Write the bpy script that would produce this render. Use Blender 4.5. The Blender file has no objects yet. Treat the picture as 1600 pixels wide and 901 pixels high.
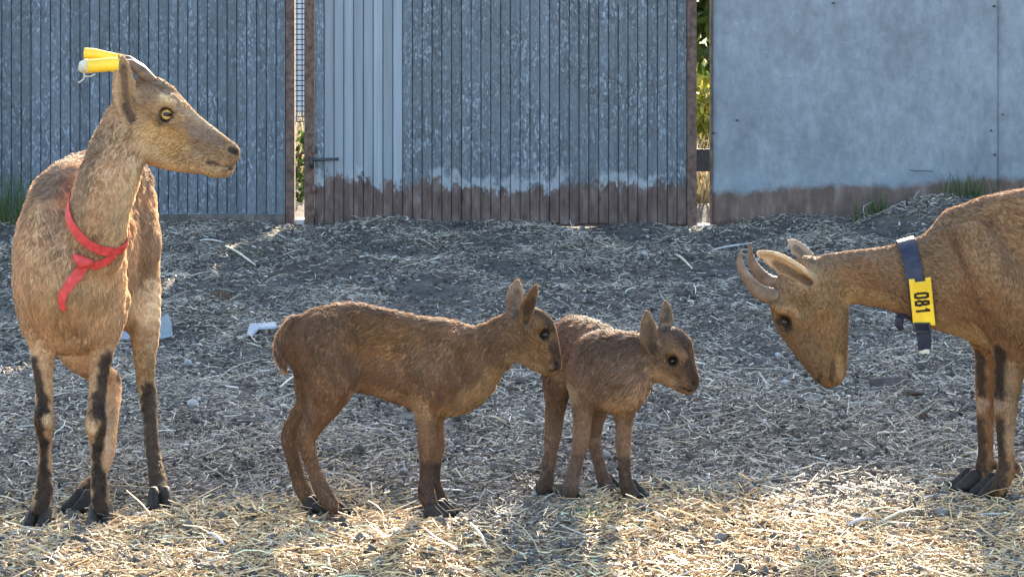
import bpy, bmesh, math, random
import numpy as np
from mathutils import Vector, Matrix

# ------------------------------------------------------------------ camera, sky, sun, exposure
F = 4542.0            # focal length in pixels of the 1600 px wide photograph
CAM_H = 1.25          # camera height
HOR = -139.0          # row of the horizon in the photograph (above its top edge)
SUN_EL, SUN_AZ = 19.0, 8.0        # low sun behind the fence, a little to the right
SUN_POWER, SKY_POWER, EXPOSURE = 5.0, 0.15, 2.45

scene = bpy.context.scene
COL = scene.collection
cam_data = bpy.data.cameras.new('camera')
cam = bpy.data.objects.new('camera', cam_data)
COL.objects.link(cam)
cam.location = (0, 0, CAM_H)
cam.rotation_euler = (math.radians(90), 0, 0)
cam_data.sensor_fit = 'HORIZONTAL'
cam_data.sensor_width = 36.0
cam_data.lens = 36.0 * F / 1600.0
cam_data.shift_y = -(450.5 - HOR) / 1600.0
cam_data.clip_start = 0.1
cam_data.clip_end = 2000
scene.camera = cam

world = bpy.data.worlds.new('World')
scene.world = world
world.use_nodes = True
wn = world.node_tree
sky = wn.nodes.new('ShaderNodeTexSky')
sky.sky_type = 'NISHITA'
sky.sun_disc = False
sky.dust_density = 1.6
sky.sun_elevation = math.radians(SUN_EL)
sky.sun_rotation = math.radians(SUN_AZ)
bg = wn.nodes['Background']
bg.inputs['Strength'].default_value = SKY_POWER
wn.links.new(sky.outputs[0], bg.inputs['Color'])

sun_data = bpy.data.lights.new('sun', 'SUN')
sun_data.energy = SUN_POWER
sun_data.angle = math.radians(0.5)
sun_data.color = (1.0, 0.84, 0.63)
sun = bpy.data.objects.new('sun', sun_data)
COL.objects.link(sun)
_el, _az = math.radians(SUN_EL), math.radians(SUN_AZ)
SUN_DIR = Vector((math.sin(_az) * math.cos(_el), math.cos(_az) * math.cos(_el), math.sin(_el)))
sun.location = SUN_DIR * 30
sun.rotation_euler = SUN_DIR.to_track_quat('Z', 'Y').to_euler()

scene.view_settings.view_transform = 'Standard'
scene.view_settings.look = 'None'
scene.view_settings.exposure = EXPOSURE
scene.view_settings.gamma = 1.0
scene.view_settings.use_curve_mapping = False

rng = np.random.default_rng(7)
random.seed(7)

# ------------------------------------------------------------------ helpers
def P(px, py, Y):
    """where a ray through a photo pixel is at depth Y"""
    return Vector(((px - 800.0) * Y / F, Y, CAM_H - (py - HOR) * Y / F))

def ground_depth(py):
    return F * CAM_H / (py - HOR)

def link(o, parent=None):
    COL.objects.link(o)
    if parent is not None:
        o.parent = parent
    return o

def describe(o, label=None, cat=None, group=None, kind=None):
    if label: o['label'] = label
    if cat: o['category'] = cat
    if group: o['group'] = group
    if kind: o['kind'] = kind
    return o

def empty(name, loc, label, cat, group=None):
    o = bpy.data.objects.new(name, None)
    o.empty_display_size = 0.1
    o.location = loc
    link(o)
    return describe(o, label, cat, group)

def mesh_obj(name, verts, faces, mat, parent=None, smooth=False, origin=None):
    me = bpy.data.meshes.new(name)
    if origin is None:
        origin = Vector((0, 0, 0))
        if parent is not None:
            origin = world_loc(parent)
    vs = [tuple(Vector(v) - origin) for v in verts]
    me.from_pydata(vs, [], [tuple(f) for f in faces])
    me.update()
    if smooth:
        me.shade_smooth()
    me.materials.append(mat)
    o = bpy.data.objects.new(name, me)
    link(o, parent)
    if parent is None:
        o.location = origin
    return o

def world_loc(o):
    v = Vector(o.location)
    while o.parent is not None:
        o = o.parent
        v = v + Vector(o.location)
    return v

class MB:
    """collects shapes of one mesh"""
    def __init__(self):
        self.v, self.f = [], []
    def add(self, vs, fs):
        n = len(self.v)
        self.v += [tuple(v) for v in vs]
        self.f += [tuple(i + n for i in f) for f in fs]
    def box(self, x0, x1, y0, y1, z0, z1, bev=0.0):
        if bev <= 0:
            vs = [(x, y, z) for x in (x0, x1) for y in (y0, y1) for z in (z0, z1)]
            self.add(vs, [(0, 1, 3, 2), (4, 6, 7, 5), (0, 4, 5, 1), (2, 3, 7, 6), (0, 2, 6, 4), (1, 5, 7, 3)])
        else:
            bm = bmesh.new()
            bmesh.ops.create_cube(bm, size=1)
            for v in bm.verts:
                v.co = Vector((x0 + (v.co.x + .5) * (x1 - x0), y0 + (v.co.y + .5) * (y1 - y0), z0 + (v.co.z + .5) * (z1 - z0)))
            bmesh.ops.bevel(bm, geom=bm.edges[:], offset=bev, segments=2, affect='EDGES', profile=.5)
            self.add([v.co[:] for v in bm.verts], [[v.index for v in f.verts] for f in bm.faces]) if False else None
            bm.verts.index_update()
            self.add([v.co[:] for v in bm.verts], [[v.index for v in f.verts] for f in bm.faces])
            bm.free()
    def tube(self, pts, radii, n=8, cap=True, up=Vector((0, 0, 1))):
        pts = [Vector(p) for p in pts]
        rings = []
        prev = None
        for i, p in enumerate(pts):
            t = (pts[min(i + 1, len(pts) - 1)] - pts[max(i - 1, 0)]).normalized()
            if prev is None:
                a = up.cross(t)
                if a.length < 1e-3:
                    a = Vector((1, 0, 0)).cross(t)
                a.normalize()
            else:
                a = (prev - t * prev.dot(t)).normalized()
            prev = a
            b = t.cross(a)
            r = radii[i] if hasattr(radii, '__len__') else radii
            rings.append([p + (a * math.cos(2 * math.pi * k / n) + b * math.sin(2 * math.pi * k / n)) * r for k in range(n)])
        vs = [v for r in rings for v in r]
        fs = []
        for i in range(len(rings) - 1):
            for k in range(n):
                fs.append((i * n + k, i * n + (k + 1) % n, (i + 1) * n + (k + 1) % n, (i + 1) * n + k))
        if cap:
            fs.append(tuple(range(n))[::-1])
            fs.append(tuple((len(rings) - 1) * n + k for k in range(n)))
        self.add(vs, fs)
    def build(self, name, mat, parent=None, smooth=False, origin=None):
        return mesh_obj(name, self.v, self.f, mat, parent, smooth, origin)

# ---- materials
class NT:
    def __init__(self, name):
        self.m = bpy.data.materials.new(name)
        self.m.use_nodes = True
        self.t = self.m.node_tree
        self.b = self.t.nodes['Principled BSDF']
    def n(self, kind, **kw):
        nd = self.t.nodes.new(kind)
        for k, v in kw.items():
            if k in nd.inputs.keys() if isinstance(k, str) else False:
                nd.inputs[k].default_value = v
            else:
                setattr(nd, k, v)
        return nd
    def l(self, a, b):
        self.t.links.new(a, b)
    def coords(self, scale=(1, 1, 1), src='Object'):
        tc = self.n('ShaderNodeTexCoord') if src != 'World' else self.n('ShaderNodeNewGeometry')
        out = tc.outputs['Position'] if src == 'World' else tc.outputs[src]
        mp = self.n('ShaderNodeMapping')
        mp.inputs['Scale'].default_value = scale
        self.l(out, mp.inputs['Vector'])
        return mp.outputs[0]
    def noise(self, vec, scale, detail=4, rough=0.55, out='Fac'):
        nd = self.n('ShaderNodeTexNoise')
        nd.inputs['Scale'].default_value = scale
        nd.inputs['Detail'].default_value = detail
        nd.inputs['Roughness'].default_value = rough
        if vec is not None:
            self.l(vec, nd.inputs['Vector'])
        return nd.outputs[out]
    def ramp(self, fac, stops, interp='LINEAR'):
        nd = self.n('ShaderNodeValToRGB')
        cr = nd.color_ramp
        cr.interpolation = interp
        while len(cr.elements) < len(stops):
            cr.elements.new(0.5)
        for e, (p, c) in zip(cr.elements, stops):
            e.position = p
            e.color = (c, c, c, 1) if not hasattr(c, '__len__') else (c[0], c[1], c[2], 1)
        self.l(fac, nd.inputs[0])
        return nd.outputs[0]
    def mix(self, fac, a, b, mode='MIX'):
        nd = self.n('ShaderNodeMix')
        nd.data_type = 'RGBA'
        nd.blend_type = mode
        for inp, val in ((nd.inputs[0], fac), (nd.inputs[6], a), (nd.inputs[7], b)):
            if hasattr(val, 'is_linked') or hasattr(val, 'links'):
                self.l(val, inp)
            elif hasattr(val, '__len__'):
                inp.default_value = (val[0], val[1], val[2], 1)
            else:
                inp.default_value = val
        return nd.outputs[2]
    def math(self, op, a, b=None, clamp=False):
        nd = self.n('ShaderNodeMath')
        nd.operation = op
        nd.use_clamp = clamp
        for i, val in enumerate((a, b)):
            if val is None: continue
            if hasattr(val, 'links'):
                self.l(val, nd.inputs[i])
            else:
                nd.inputs[i].default_value = val
        return nd.outputs[0]
    def bump(self, h, strength=0.3, dist=0.002):
        nd = self.n('ShaderNodeBump')
        nd.inputs['Strength'].default_value = strength
        nd.inputs['Distance'].default_value = dist
        self.l(h, nd.inputs['Height'])
        self.l(nd.outputs[0], self.b.inputs['Normal'])
    def color(self, c):
        if hasattr(c, 'links'):
            self.l(c, self.b.inputs['Base Color'])
        else:
            self.b.inputs['Base Color'].default_value = (c[0], c[1], c[2], 1)
    def set(self, rough=0.6, metal=0.0, spec=0.4, coat=0.0):
        self.b.inputs['Roughness'].default_value = rough
        self.b.inputs['Metallic'].default_value = metal
        self.b.inputs['Specular IOR Level'].default_value = spec
        self.b.inputs['Coat Weight'].default_value = coat

def plain(name, c, rough=0.6, metal=0.0, spec=0.4, var=0.25, scale=30.0, bump=0.2):
    t = NT(name)
    v = t.coords()
    nz = t.noise(v, scale, 5)
    t.color(t.mix(t.ramp(nz, [(0.3, 0.0), (0.7, 1.0)]), tuple(x * (1 - var) for x in c), tuple(min(1, x * (1 + var)) for x in c)))
    t.set(rough, metal, spec)
    t.bump(nz, bump)
    return t.m

def attr_mat(name, attr='coat', rough=0.75, spec=0.25, noise=0.0, scale=60):
    t = NT(name)
    a = t.n('ShaderNodeAttribute')
    a.attribute_name = attr
    c = a.outputs['Color']
    if noise > 0:
        nz = t.noise(t.coords(), scale, 4)
        c = t.mix(1.0, c, t.ramp(nz, [(0.25, 1 - noise), (0.75, 1 + noise)]), 'MULTIPLY')
        t.bump(nz, 0.25, 0.003)
    t.color(c)
    t.set(rough, 0, spec)
    return t.m

def slat_material(name, base, spangle, bare):
    """galvanised slat; rust and mud with a ragged edge along its foot, flaking pale paint above the edge"""
    t = NT(name)
    w = t.coords((1, 1, 1), 'World')
    obj = t.n('ShaderNodeObjectInfo')
    col = t.mix(t.math('MULTIPLY', obj.outputs['Random'], 1.0), tuple(x * 0.82 for x in base), tuple(x * 1.15 for x in base))
    streak = t.noise(t.coords((60, 60, 2.5), 'World'), 1.0, 4)
    col = t.mix(1.0, col, t.ramp(streak, [(0.3, 0.85), (0.7, 1.12)]), 'MULTIPLY')
    if spangle > 0:
        vo = t.n('ShaderNodeTexVoronoi')
        vo.inputs['Scale'].default_value = 1.0
        wob = t.noise(w, 60, 2, out='Color')
        vm = t.n('ShaderNodeVectorMath'); vm.operation = 'MULTIPLY_ADD'
        t.l(wob, vm.inputs[0]); vm.inputs[1].default_value = (1.6, 1.6, 1.6)
        t.l(t.coords((170, 170, 70), 'World'), vm.inputs[2])
        t.l(vm.outputs[0], vo.inputs['Vector'])
        sp = t.n('ShaderNodeSeparateColor')
        t.l(vo.outputs['Color'], sp.inputs[0])
        patch = t.ramp(t.noise(w, 5.0, 3), [(0.35, 0.25), (0.6, 1.0)])
        zfade = t.ramp(t.math('MULTIPLY', t.n('ShaderNodeSeparateXYZ').outputs[2], 1.0), [(0, 1), (1, 1)])
        flake = t.ramp(sp.outputs[0], [(0.0, 0.55), (0.5, 0.85), (0.82, 1.15), (1.0, 2.3)])
        flake2 = t.mix(t.math('MULTIPLY', patch, spangle), (1, 1, 1), flake)
        col = t.mix(1.0, col, flake2, 'MULTIPLY')
    # grime near the ground
    sx = t.n('ShaderNodeSeparateXYZ')
    t.l(w, sx.inputs[0])
    z = sx.outputs[2]
    n1 = t.noise(w, 4.5, 3)
    n2 = t.noise(t.coords((45, 45, 18), 'World'), 1.0, 3)
    off = t.math('ADD', t.math('MULTIPLY', t.math('SUBTRACT', n1, 0.5), 0.22), t.math('MULTIPLY', t.math('SUBTRACT', n2, 0.5), 0.10))
    offr = t.math('ADD', off, t.math('MULTIPLY', t.math('SUBTRACT', obj.outputs['Random'], 0.5), 0.03))
    zz = t.math('ADD', z, offr)
    n3 = t.noise(t.coords((70, 70, 55), 'World'), 1.0, 4, 0.7)
    fac = t.math('DIVIDE', t.math('SUBTRACT', bare, t.math('ADD', zz, t.math('MULTIPLY', t.math('SUBTRACT', n3, 0.5), 0.12))), 0.022, True)
    pale = t.math('MULTIPLY', t.math('DIVIDE', t.math('SUBTRACT', bare + 0.045, zz), 0.02, True), t.ramp(t.noise(w, 9, 2), [(0.45, 0.0), (0.52, 1.0)]))
    col = t.mix(t.math('MULTIPLY', pale, 0.6), col, (0.30, 0.325, 0.35))
    rn = t.noise(t.coords((40, 40, 12), 'World'), 1.0, 5)
    rust = t.ramp(rn, [(0.25, (0.040, 0.026, 0.023)), (0.5, (0.10, 0.064, 0.054)), (0.68, (0.145, 0.105, 0.095)), (0.82, (0.26, 0.24, 0.235))])
    col = t.mix(fac, col, rust)
    t.color(col)
    t.set(0.5, 0.0, 0.35)
    rr = t.math('ADD', t.math('MULTIPLY', fac, 0.35), 0.45)
    t.l(rr, t.b.inputs['Roughness'])
    t.bump(t.noise(t.coords((50, 50, 14), 'World'), 1.0, 4), 0.35, 0.003)
    return t.m

def sheet_material():
    t = NT('painted_sheet')
    w = t.coords((1, 1, 1), 'World')
    a = t.noise(w, 2.2, 6, 0.6)
    b = t.noise(t.coords((11, 11, 7), 'World'), 1.0, 6, 0.65)
    c = t.noise(t.coords((40, 40, 22), 'World'), 1.0, 5, 0.6)
    col = t.mix(t.ramp(a, [(0.3, 0.0), (0.7, 1.0)]), (0.178, 0.197, 0.224), (0.224, 0.240, 0.262))
    col = t.mix(1.0, col, t.ramp(b, [(0.25, 0.74), (0.75, 1.2)]), 'MULTIPLY')
    col = t.mix(1.0, col, t.ramp(c, [(0.25, 0.80), (0.75, 1.16)]), 'MULTIPLY')
    sx = t.n('ShaderNodeSeparateXYZ')
    t.l(w, sx.inputs[0])
    n1 = t.noise(w, 5, 5, 0.7)
    n2 = t.noise(w, 22, 4, 0.7)
    # the rust edge climbs to the right with the heap against the sheet
    edge = t.math('ADD', 0.135, t.math('MULTIPLY', t.math('SUBTRACT', sx.outputs[0], 0.79), 0.055))
    edge = t.math('MINIMUM', edge, 0.205)
    zz = t.math('ADD', sx.outputs[2], t.math('ADD', t.math('MULTIPLY', t.math('SUBTRACT', n1, 0.5), 0.09), t.math('MULTIPLY', t.math('SUBTRACT', n2, 0.5), 0.05)))
    fac = t.math('DIVIDE', t.math('SUBTRACT', edge, zz), 0.025, True)
    dirt = t.math('MULTIPLY', t.math('DIVIDE', t.math('SUBTRACT', t.math('ADD', edge, 0.10), zz), 0.12, True), t.ramp(n1, [(0.4, 0.1), (0.65, 0.75)]))
    col = t.mix(dirt, col, (0.13, 0.17, 0.22))
    # a darker patch low beside the gate, and faint drips
    bx = t.math('DIVIDE', t.math('SUBTRACT', 0.985, t.math('ADD', sx.outputs[0], t.math('MULTIPLY', t.math('SUBTRACT', n2, 0.5), 0.05))), 0.012, True)
    bz = t.math('MULTIPLY', t.math('DIVIDE', t.math('SUBTRACT', sx.outputs[2], t.math('ADD', 0.185, t.math('MULTIPLY', n1, 0.05))), 0.03, True),
                t.math('DIVIDE', t.math('SUBTRACT', t.math('ADD', 0.27, t.math('MULTIPLY', n1, 0.12)), sx.outputs[2]), 0.05, True))
    col = t.mix(t.math('MULTIPLY', t.math('MULTIPLY', bx, bz), 0.42), col, (0.105, 0.135, 0.15))
    drip = t.ramp(t.noise(t.coords((55, 55, 1.3), 'World'), 1.0, 3), [(0.60, 0.0), (0.72, 1.0)])
    col = t.mix(t.math('MULTIPLY', drip, t.ramp(n1, [(0.45, 0.0), (0.7, 0.35)])), col, (0.16, 0.175, 0.19))
    scr = t.ramp(t.noise(t.coords((16, 16, 90), 'World'), 1.0, 2), [(0.70, 0.0), (0.76, 1.0)])
    col = t.mix(t.math('MULTIPLY', scr, 0.25), col, (0.42, 0.44, 0.46))
    rust = t.ramp(t.noise(t.coords((26, 26, 9), 'World'), 1.0, 5), [(0.25, (0.05, 0.032, 0.027)), (0.55, (0.12, 0.075, 0.06)), (0.8, (0.20, 0.165, 0.15))])
    col = t.mix(fac, col, rust)
    t.color(col)
    t.set(0.5, 0.0, 0.35)
    h = t.math('ADD', t.math('MULTIPLY', a, 3.0), b)
    t.bump(h, 0.5, 0.01)
    return t.m

M = {}
M['slat'] = slat_material('galvanised_slat', (0.106, 0.121, 0.141), 1.0, 0.165)
M['slat_smooth'] = slat_material('smooth_slat', (0.215, 0.238, 0.266), 0.0, 0.185)
M['slat_left'] = slat_material('galvanised_slat_clean', (0.098, 0.115, 0.138), 1.0, -0.2)
M['sheet'] = sheet_material()
M['rust'] = plain('rusty_steel', (0.115, 0.07, 0.055), 0.8, 0, 0.25, 0.55, 40, 0.5)
M['darksteel'] = plain('dark_steel', (0.05, 0.048, 0.05), 0.55, 0.3, 0.4, 0.4, 60, 0.3)
M['oldwood'] = plain('weathered_wood', (0.11, 0.09, 0.08), 0.85, 0, 0.2, 0.5, 25, 0.6)
M['brick'] = plain('white_brick', (0.62, 0.61, 0.58), 0.85, 0, 0.2, 0.15, 30, 0.4)
M['straw'] = attr_mat('straw', 'tone', 0.6, 0.35)
M['bits'] = attr_mat('dung_bits', 'tone', 0.85, 0.2)
M['coat'] = attr_mat('animal_skin', 'coat', 0.8, 0.15, 0.18, 90)
def fur_material():
    t = NT('fur')
    a = t.n('ShaderNodeAttribute'); a.attribute_name = 'coat'
    c = a.outputs['Color']
    t.color(c); t.set(0.55, 0, 0.3)
    tr = t.n('ShaderNodeBsdfTranslucent')
    g = t.n('ShaderNodeGamma'); g.inputs['Gamma'].default_value = 0.8      # thin hairs pass light paler than they reflect it
    t.l(c, g.inputs['Color']); t.l(g.outputs[0], tr.inputs['Color'])
    mx = t.n('ShaderNodeMixShader'); mx.inputs[0].default_value = 0.4
    t.l(t.b.outputs[0], mx.inputs[1]); t.l(tr.outputs[0], mx.inputs[2])
    t.l(mx.outputs[0], t.t.nodes['Material Output'].inputs['Surface'])
    return t.m
M['fur'] = fur_material()
M['hoof'] = plain('hoof_horn', (0.030, 0.023, 0.019), 0.65, 0, 0.2, 0.4, 60, 0.4)
M['horn'] = plain('horn_sheath', (0.17, 0.108, 0.068), 0.65, 0, 0.25, 0.4, 45, 0.4)
M['eye_amber'] = plain('amber_iris', (0.68, 0.39, 0.13), 0.12, 0, 0.4, 0.25, 200, 0.0)
M['eye_dark'] = plain('dark_iris', (0.030, 0.016, 0.010), 0.12, 0, 0.4, 0.3, 200, 0.0)
M['pupil'] = plain('pupil', (0.005, 0.004, 0.004), 0.14, 0, 0.3, 0.0, 10, 0.0)
M['red'] = plain('red_ribbon', (0.55, 0.055, 0.05), 0.55, 0, 0.3, 0.3, 70, 0.4)
M['yellow'] = plain('yellow_plastic', (0.85, 0.52, 0.03), 0.42, 0, 0.4, 0.2, 14, 0.15)
M['tape'] = plain('white_tape', (0.50, 0.46, 0.36), 0.6, 0, 0.3, 0.2, 90, 0.3)
M['strap'] = plain('blue_black_strap', (0.022, 0.024, 0.042), 0.5, 0, 0.3, 0.4, 80, 0.3)
M['ink_shade'] = plain('black_ink_and_shade', (0.03, 0.022, 0.012), 0.6, 0, 0.3, 0.1, 30, 0.0)
M['paper'] = plain('pale_plastic_scrap', (0.25, 0.29, 0.33), 0.5, 0, 0.4, 0.15, 50, 0.3)
M['stone'] = plain('pale_stone', (0.34, 0.34, 0.33), 0.9, 0, 0.2, 0.35, 60, 0.6)
M['concrete'] = plain('pale_concrete', (0.55, 0.55, 0.55), 0.9, 0, 0.2, 0.15, 3, 0.3)
M['bark'] = plain('bark', (0.11, 0.085, 0.065), 0.9, 0, 0.2, 0.4, 18, 0.8)

def leaf_material(name, c1, c2):
    t = NT(name)
    oi = t.n('ShaderNodeNewGeometry')
    col = t.mix(oi.outputs['Random Per Island'], c1, c2)
    t.color(col)
    t.set(0.5, 0, 0.4)
    tr = t.n('ShaderNodeBsdfTranslucent')
    t.l(col, tr.inputs['Color'])
    mx = t.n('ShaderNodeMixShader')
    mx.inputs[0].default_value = 0.4
    t.l(t.b.outputs[0], mx.inputs[1]); t.l(tr.outputs[0], mx.inputs[2])
    t.l(mx.outputs[0], t.t.nodes['Material Output'].inputs['Surface'])
    return t.m
M['leaf'] = leaf_material('green_leaves', (0.035, 0.075, 0.02), (0.10, 0.15, 0.03))
M['grass'] = leaf_material('green_grass', (0.045, 0.085, 0.03), (0.13, 0.16, 0.05))
M['drygrass'] = leaf_material('dry_grass', (0.20, 0.15, 0.08), (0.55, 0.47, 0.30))

# ------------------------------------------------------------------ ground
FENCE_Y = 11.6
def sstep(x, a, b):
    t = np.clip((np.asarray(x, float) - a) / (b - a), 0, 1)
    return t * t * (3 - 2 * t)
_ph = rng.uniform(0, 6.28, (14, 3))
_fr = np.stack([rng.uniform(2, 13, 14), rng.uniform(2, 11, 14)], 1) * rng.choice([-1, 1], (14, 2))
def ground_z(x, y):
    x = np.asarray(x, float); y = np.asarray(y, float)
    z = np.zeros(np.broadcast(x, y).shape)
    for (fx, fy), p in zip(_fr, _ph):
        z = z + np.sin(x * fx + y * fy + p[0]) * 0.011 / (0.6 + 0.12 * (abs(fx) + abs(fy)))
    amp = 0.45 + 0.9 * sstep(y, 6.8, 8.5)
    z = z * amp * (1 - sstep(y, 12.2, 14))
    near = sstep(y, 9.2, 11.3) * (1 - sstep(y, 11.75, 11.9))
    z = z + near * 0.125 * sstep(x, 0.95, 1.95)
    z = z + near * 0.02 * sstep(-x, 0.6, 1.1)
    return z

M['soil'] = None
def soil_material():
    t = NT('trampled_soil')
    w = t.coords((1, 1, 1), 'World')
    n1 = t.noise(w, 9, 6, 0.65)
    n2 = t.noise(w, 70, 5, 0.7)
    col = t.ramp(n1, [(0.3, (0.06, 0.052, 0.045)), (0.55, (0.13, 0.115, 0.10)), (0.8, (0.21, 0.185, 0.155))])
    col = t.mix(1.0, col, t.ramp(n2, [(0.3, 0.55), (0.7, 1.4)]), 'MULTIPLY')
    # lighter tan soil towards the front of the pen
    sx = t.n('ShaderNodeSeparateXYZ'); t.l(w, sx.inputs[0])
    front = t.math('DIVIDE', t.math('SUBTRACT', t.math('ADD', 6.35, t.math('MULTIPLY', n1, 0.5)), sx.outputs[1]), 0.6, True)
    front_tan = t.mix(t.ramp(n2, [(0.35, 0.0), (0.65, 1.0)]), (0.13, 0.092, 0.06), (0.40, 0.29, 0.17))
    col = t.mix(t.math('MULTIPLY', front, 0.85), col, front_tan)
    t.color(col)
    t.set(0.95, 0, 0.15)
    t.bump(t.math('ADD', n1, n2), 0.8, 0.02)
    return t.m
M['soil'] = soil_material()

def build_ground():
    xs = np.concatenate([[-400, -120, -40, -15, -8], np.arange(-4, 4.01, 0.035), [8, 15, 40, 120, 400]])
    ys = np.concatenate([[-60, -20, -6, 0, 3, 4.2], np.arange(4.8, 13.0, 0.035), [13.5, 15, 18, 24, 40, 80, 200, 600]])
    X, Y = np.meshgrid(xs, ys, indexing='ij')
    inside = (np.abs(X) <= 4.01) & (Y > 4.7) & (Y < 13.1)
    Z = np.where(inside, ground_z(X, Y), 0.0)
    nx, ny = X.shape
    v = np.stack([X, Y, Z], -1).reshape(-1, 3)
    i, j = np.meshgrid(np.arange(nx - 1), np.arange(ny - 1), indexing='ij')
    a = (i * ny + j).ravel()
    f = np.stack([a, a + ny, a + ny + 1, a + 1], 1)
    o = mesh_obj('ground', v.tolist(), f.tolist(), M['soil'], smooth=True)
    describe(o, 'dark trampled soil of the pen strewn with straw', kind='structure')
build_ground()

def bulk_mesh(name, verts, quads, tone, mat, tris=None):
    me = bpy.data.meshes.new(name)
    nq = 0 if quads is None else len(quads)
    ntr = 0 if tris is None else len(tris)
    me.vertices.add(len(verts))
    me.vertices.foreach_set('co', np.ascontiguousarray(verts, np.float32).ravel())
    loops = []
    if nq: loops.append(quads.ravel())
    if ntr: loops.append(tris.ravel())
    loops = np.concatenate(loops).astype(np.int32)
    me.loops.add(len(loops))
    me.loops.foreach_set('vertex_index', loops)
    me.polygons.add(nq + ntr)
    st = np.concatenate([np.arange(nq) * 4, nq * 4 + np.arange(ntr) * 3]).astype(np.int32)
    me.polygons.foreach_set('loop_start', st)
    me.update(calc_edges=True)
    if tone is not None:
        at = me.color_attributes.new('tone', 'FLOAT_COLOR', 'POINT')
        at.data.foreach_set('color', np.concatenate([tone, np.ones((len(tone), 1))], 1).astype(np.float32).ravel())
    me.materials.append(mat)
    o = bpy.data.objects.new(name, me)
    link(o)
    return o

def sample_ground(n, y_pow, x_pad=0.40, y0=4.9, y1=11.55):
    """random points on the part of the pen the lens could see and a little round it"""
    u = rng.random(n)
    a, b = y0 ** y_pow, y1 ** y_pow
    y = (a + u * (b - a)) ** (1 / y_pow)
    x = rng.uniform(-1, 1, n) * (800 / F * y + x_pad)
    return x, y

HOOVES = [(60, 813), (157, 811), (250, 793), (126, 789), (680, 808), (694, 800), (522, 798), (490, 796),
          (889, 782), (989, 787), (851, 769), (951, 768), (1549, 779), (1512, 771)]
def build_straw(n, name, label, segs, med, sig, lmin, lmax, wlo, whi, lift, density):
    x, y = sample_ground(n, 0.35)
    pyx = HOR + F * CAM_H / y
    fld = np.zeros(n)
    r2 = np.random.default_rng(55)
    for k in range(12):
        a, b, c = r2.uniform(-14, 14), r2.uniform(-8, 8), r2.uniform(0, 6.28)
        fld += np.sin(a * x + b * y + c)
    keep = rng.random(n) < np.clip(density[0] + 0.13 * fld + density[1] * sstep(pyx, 430, 800), 0.06 + 0.45 * sstep(pyx, 700, 800), 1)
    for hx, hy in HOOVES:
        Yh = ground_depth(hy); Xh = (hx - 800) * Yh / F
        keep &= ~((np.hypot(x - Xh, (y - Yh + 0.02) * 0.8) < 0.045) & (rng.random(n) < 0.8))
    x, y, pyx, fld = x[keep], y[keep], pyx[keep], fld[keep]
    n = len(x)
    L = np.clip(rng.lognormal(np.log(med), sig, n), lmin, lmax)
    wd = rng.uniform(wlo, whi, n) * (1 + 1.1 * rng.random(n) ** 6)
    az = rng.uniform(0, math.pi * 2, n)
    tilt = rng.normal(0, 0.22, n)
    bend = rng.normal(0, 0.45, n)
    zc = ground_z(x, y) + 0.002 + rng.random(n) ** 1.6 * lift + np.abs(np.sin(tilt)) * L * 0.5
    t = np.stack([np.cos(az) * np.cos(tilt), np.sin(az) * np.cos(tilt), np.sin(tilt)], 1)
    s = np.stack([-np.sin(az), np.cos(az), np.zeros(n)], 1)
    up = np.cross(t, s)
    roll = rng.uniform(0, 6.28, n)
    ca, sa = np.cos(roll)[:, None], np.sin(roll)[:, None]
    e1, e2 = s * ca + up * sa, -s * sa + up * ca
    c = np.stack([x, y, zc], 1)
    rings = []
    flat = rng.uniform(0.3, 1.0, n)[:, None]
    qs = np.linspace(-0.5, 0.5, segs + 1)
    kink = rng.uniform(-0.25, 0.25, n)
    for q in qs:
        off = 1 - (2 * q) ** 2
        pc = c + t * ((L * q)[:, None]) + (e1 * 0.4 + s * 0.9) * ((bend * L * 0.45) * (off - 0.5) + kink * L * q * abs(q))[:, None]
        rr = (wd * (0.7 + 0.3 * off))[:, None]
        for k in range(3):
            an = 2 * math.pi * k / 3
            rings.append(pc + (e1 * math.cos(an) + e2 * math.sin(an) * flat) * rr)
    m = 3 * (segs + 1)
    V = np.stack(rings, 1)
    base = (np.arange(n) * m)[:, None]
    q = []
    for r in range(segs):
        for k in range(3):
            q.append([r * 3 + k, r * 3 + (k + 1) % 3, (r + 1) * 3 + (k + 1) % 3, (r + 1) * 3 + k])
    Q = (base[:, :, None] + np.array(q)[None]).reshape(-1, 4)
    # weathered grey-buff straw, yellower towards the front of the pen
    grey = np.array([0.47, 0.41, 0.335]); buff = np.array([0.48, 0.385, 0.275]); dark = np.array([0.18, 0.145, 0.11]); gold = np.array([0.66, 0.45, 0.235])
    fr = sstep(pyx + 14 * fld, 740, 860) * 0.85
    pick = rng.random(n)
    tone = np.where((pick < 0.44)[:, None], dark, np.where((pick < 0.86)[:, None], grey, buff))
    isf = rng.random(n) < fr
    tone = np.where(isf[:, None], gold, tone)
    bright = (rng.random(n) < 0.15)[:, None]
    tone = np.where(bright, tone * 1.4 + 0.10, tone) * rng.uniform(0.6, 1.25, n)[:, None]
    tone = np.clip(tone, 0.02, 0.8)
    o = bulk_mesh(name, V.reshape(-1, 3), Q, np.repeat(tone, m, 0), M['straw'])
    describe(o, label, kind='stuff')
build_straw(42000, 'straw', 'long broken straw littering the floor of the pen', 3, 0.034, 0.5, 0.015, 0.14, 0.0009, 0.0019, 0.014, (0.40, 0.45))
build_straw(285000, 'chaff', 'short chaff and straw chips trodden into the floor of the pen', 1, 0.013, 0.5, 0.005, 0.032, 0.0011, 0.0024, 0.009, (0.50, 0.5))


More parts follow.
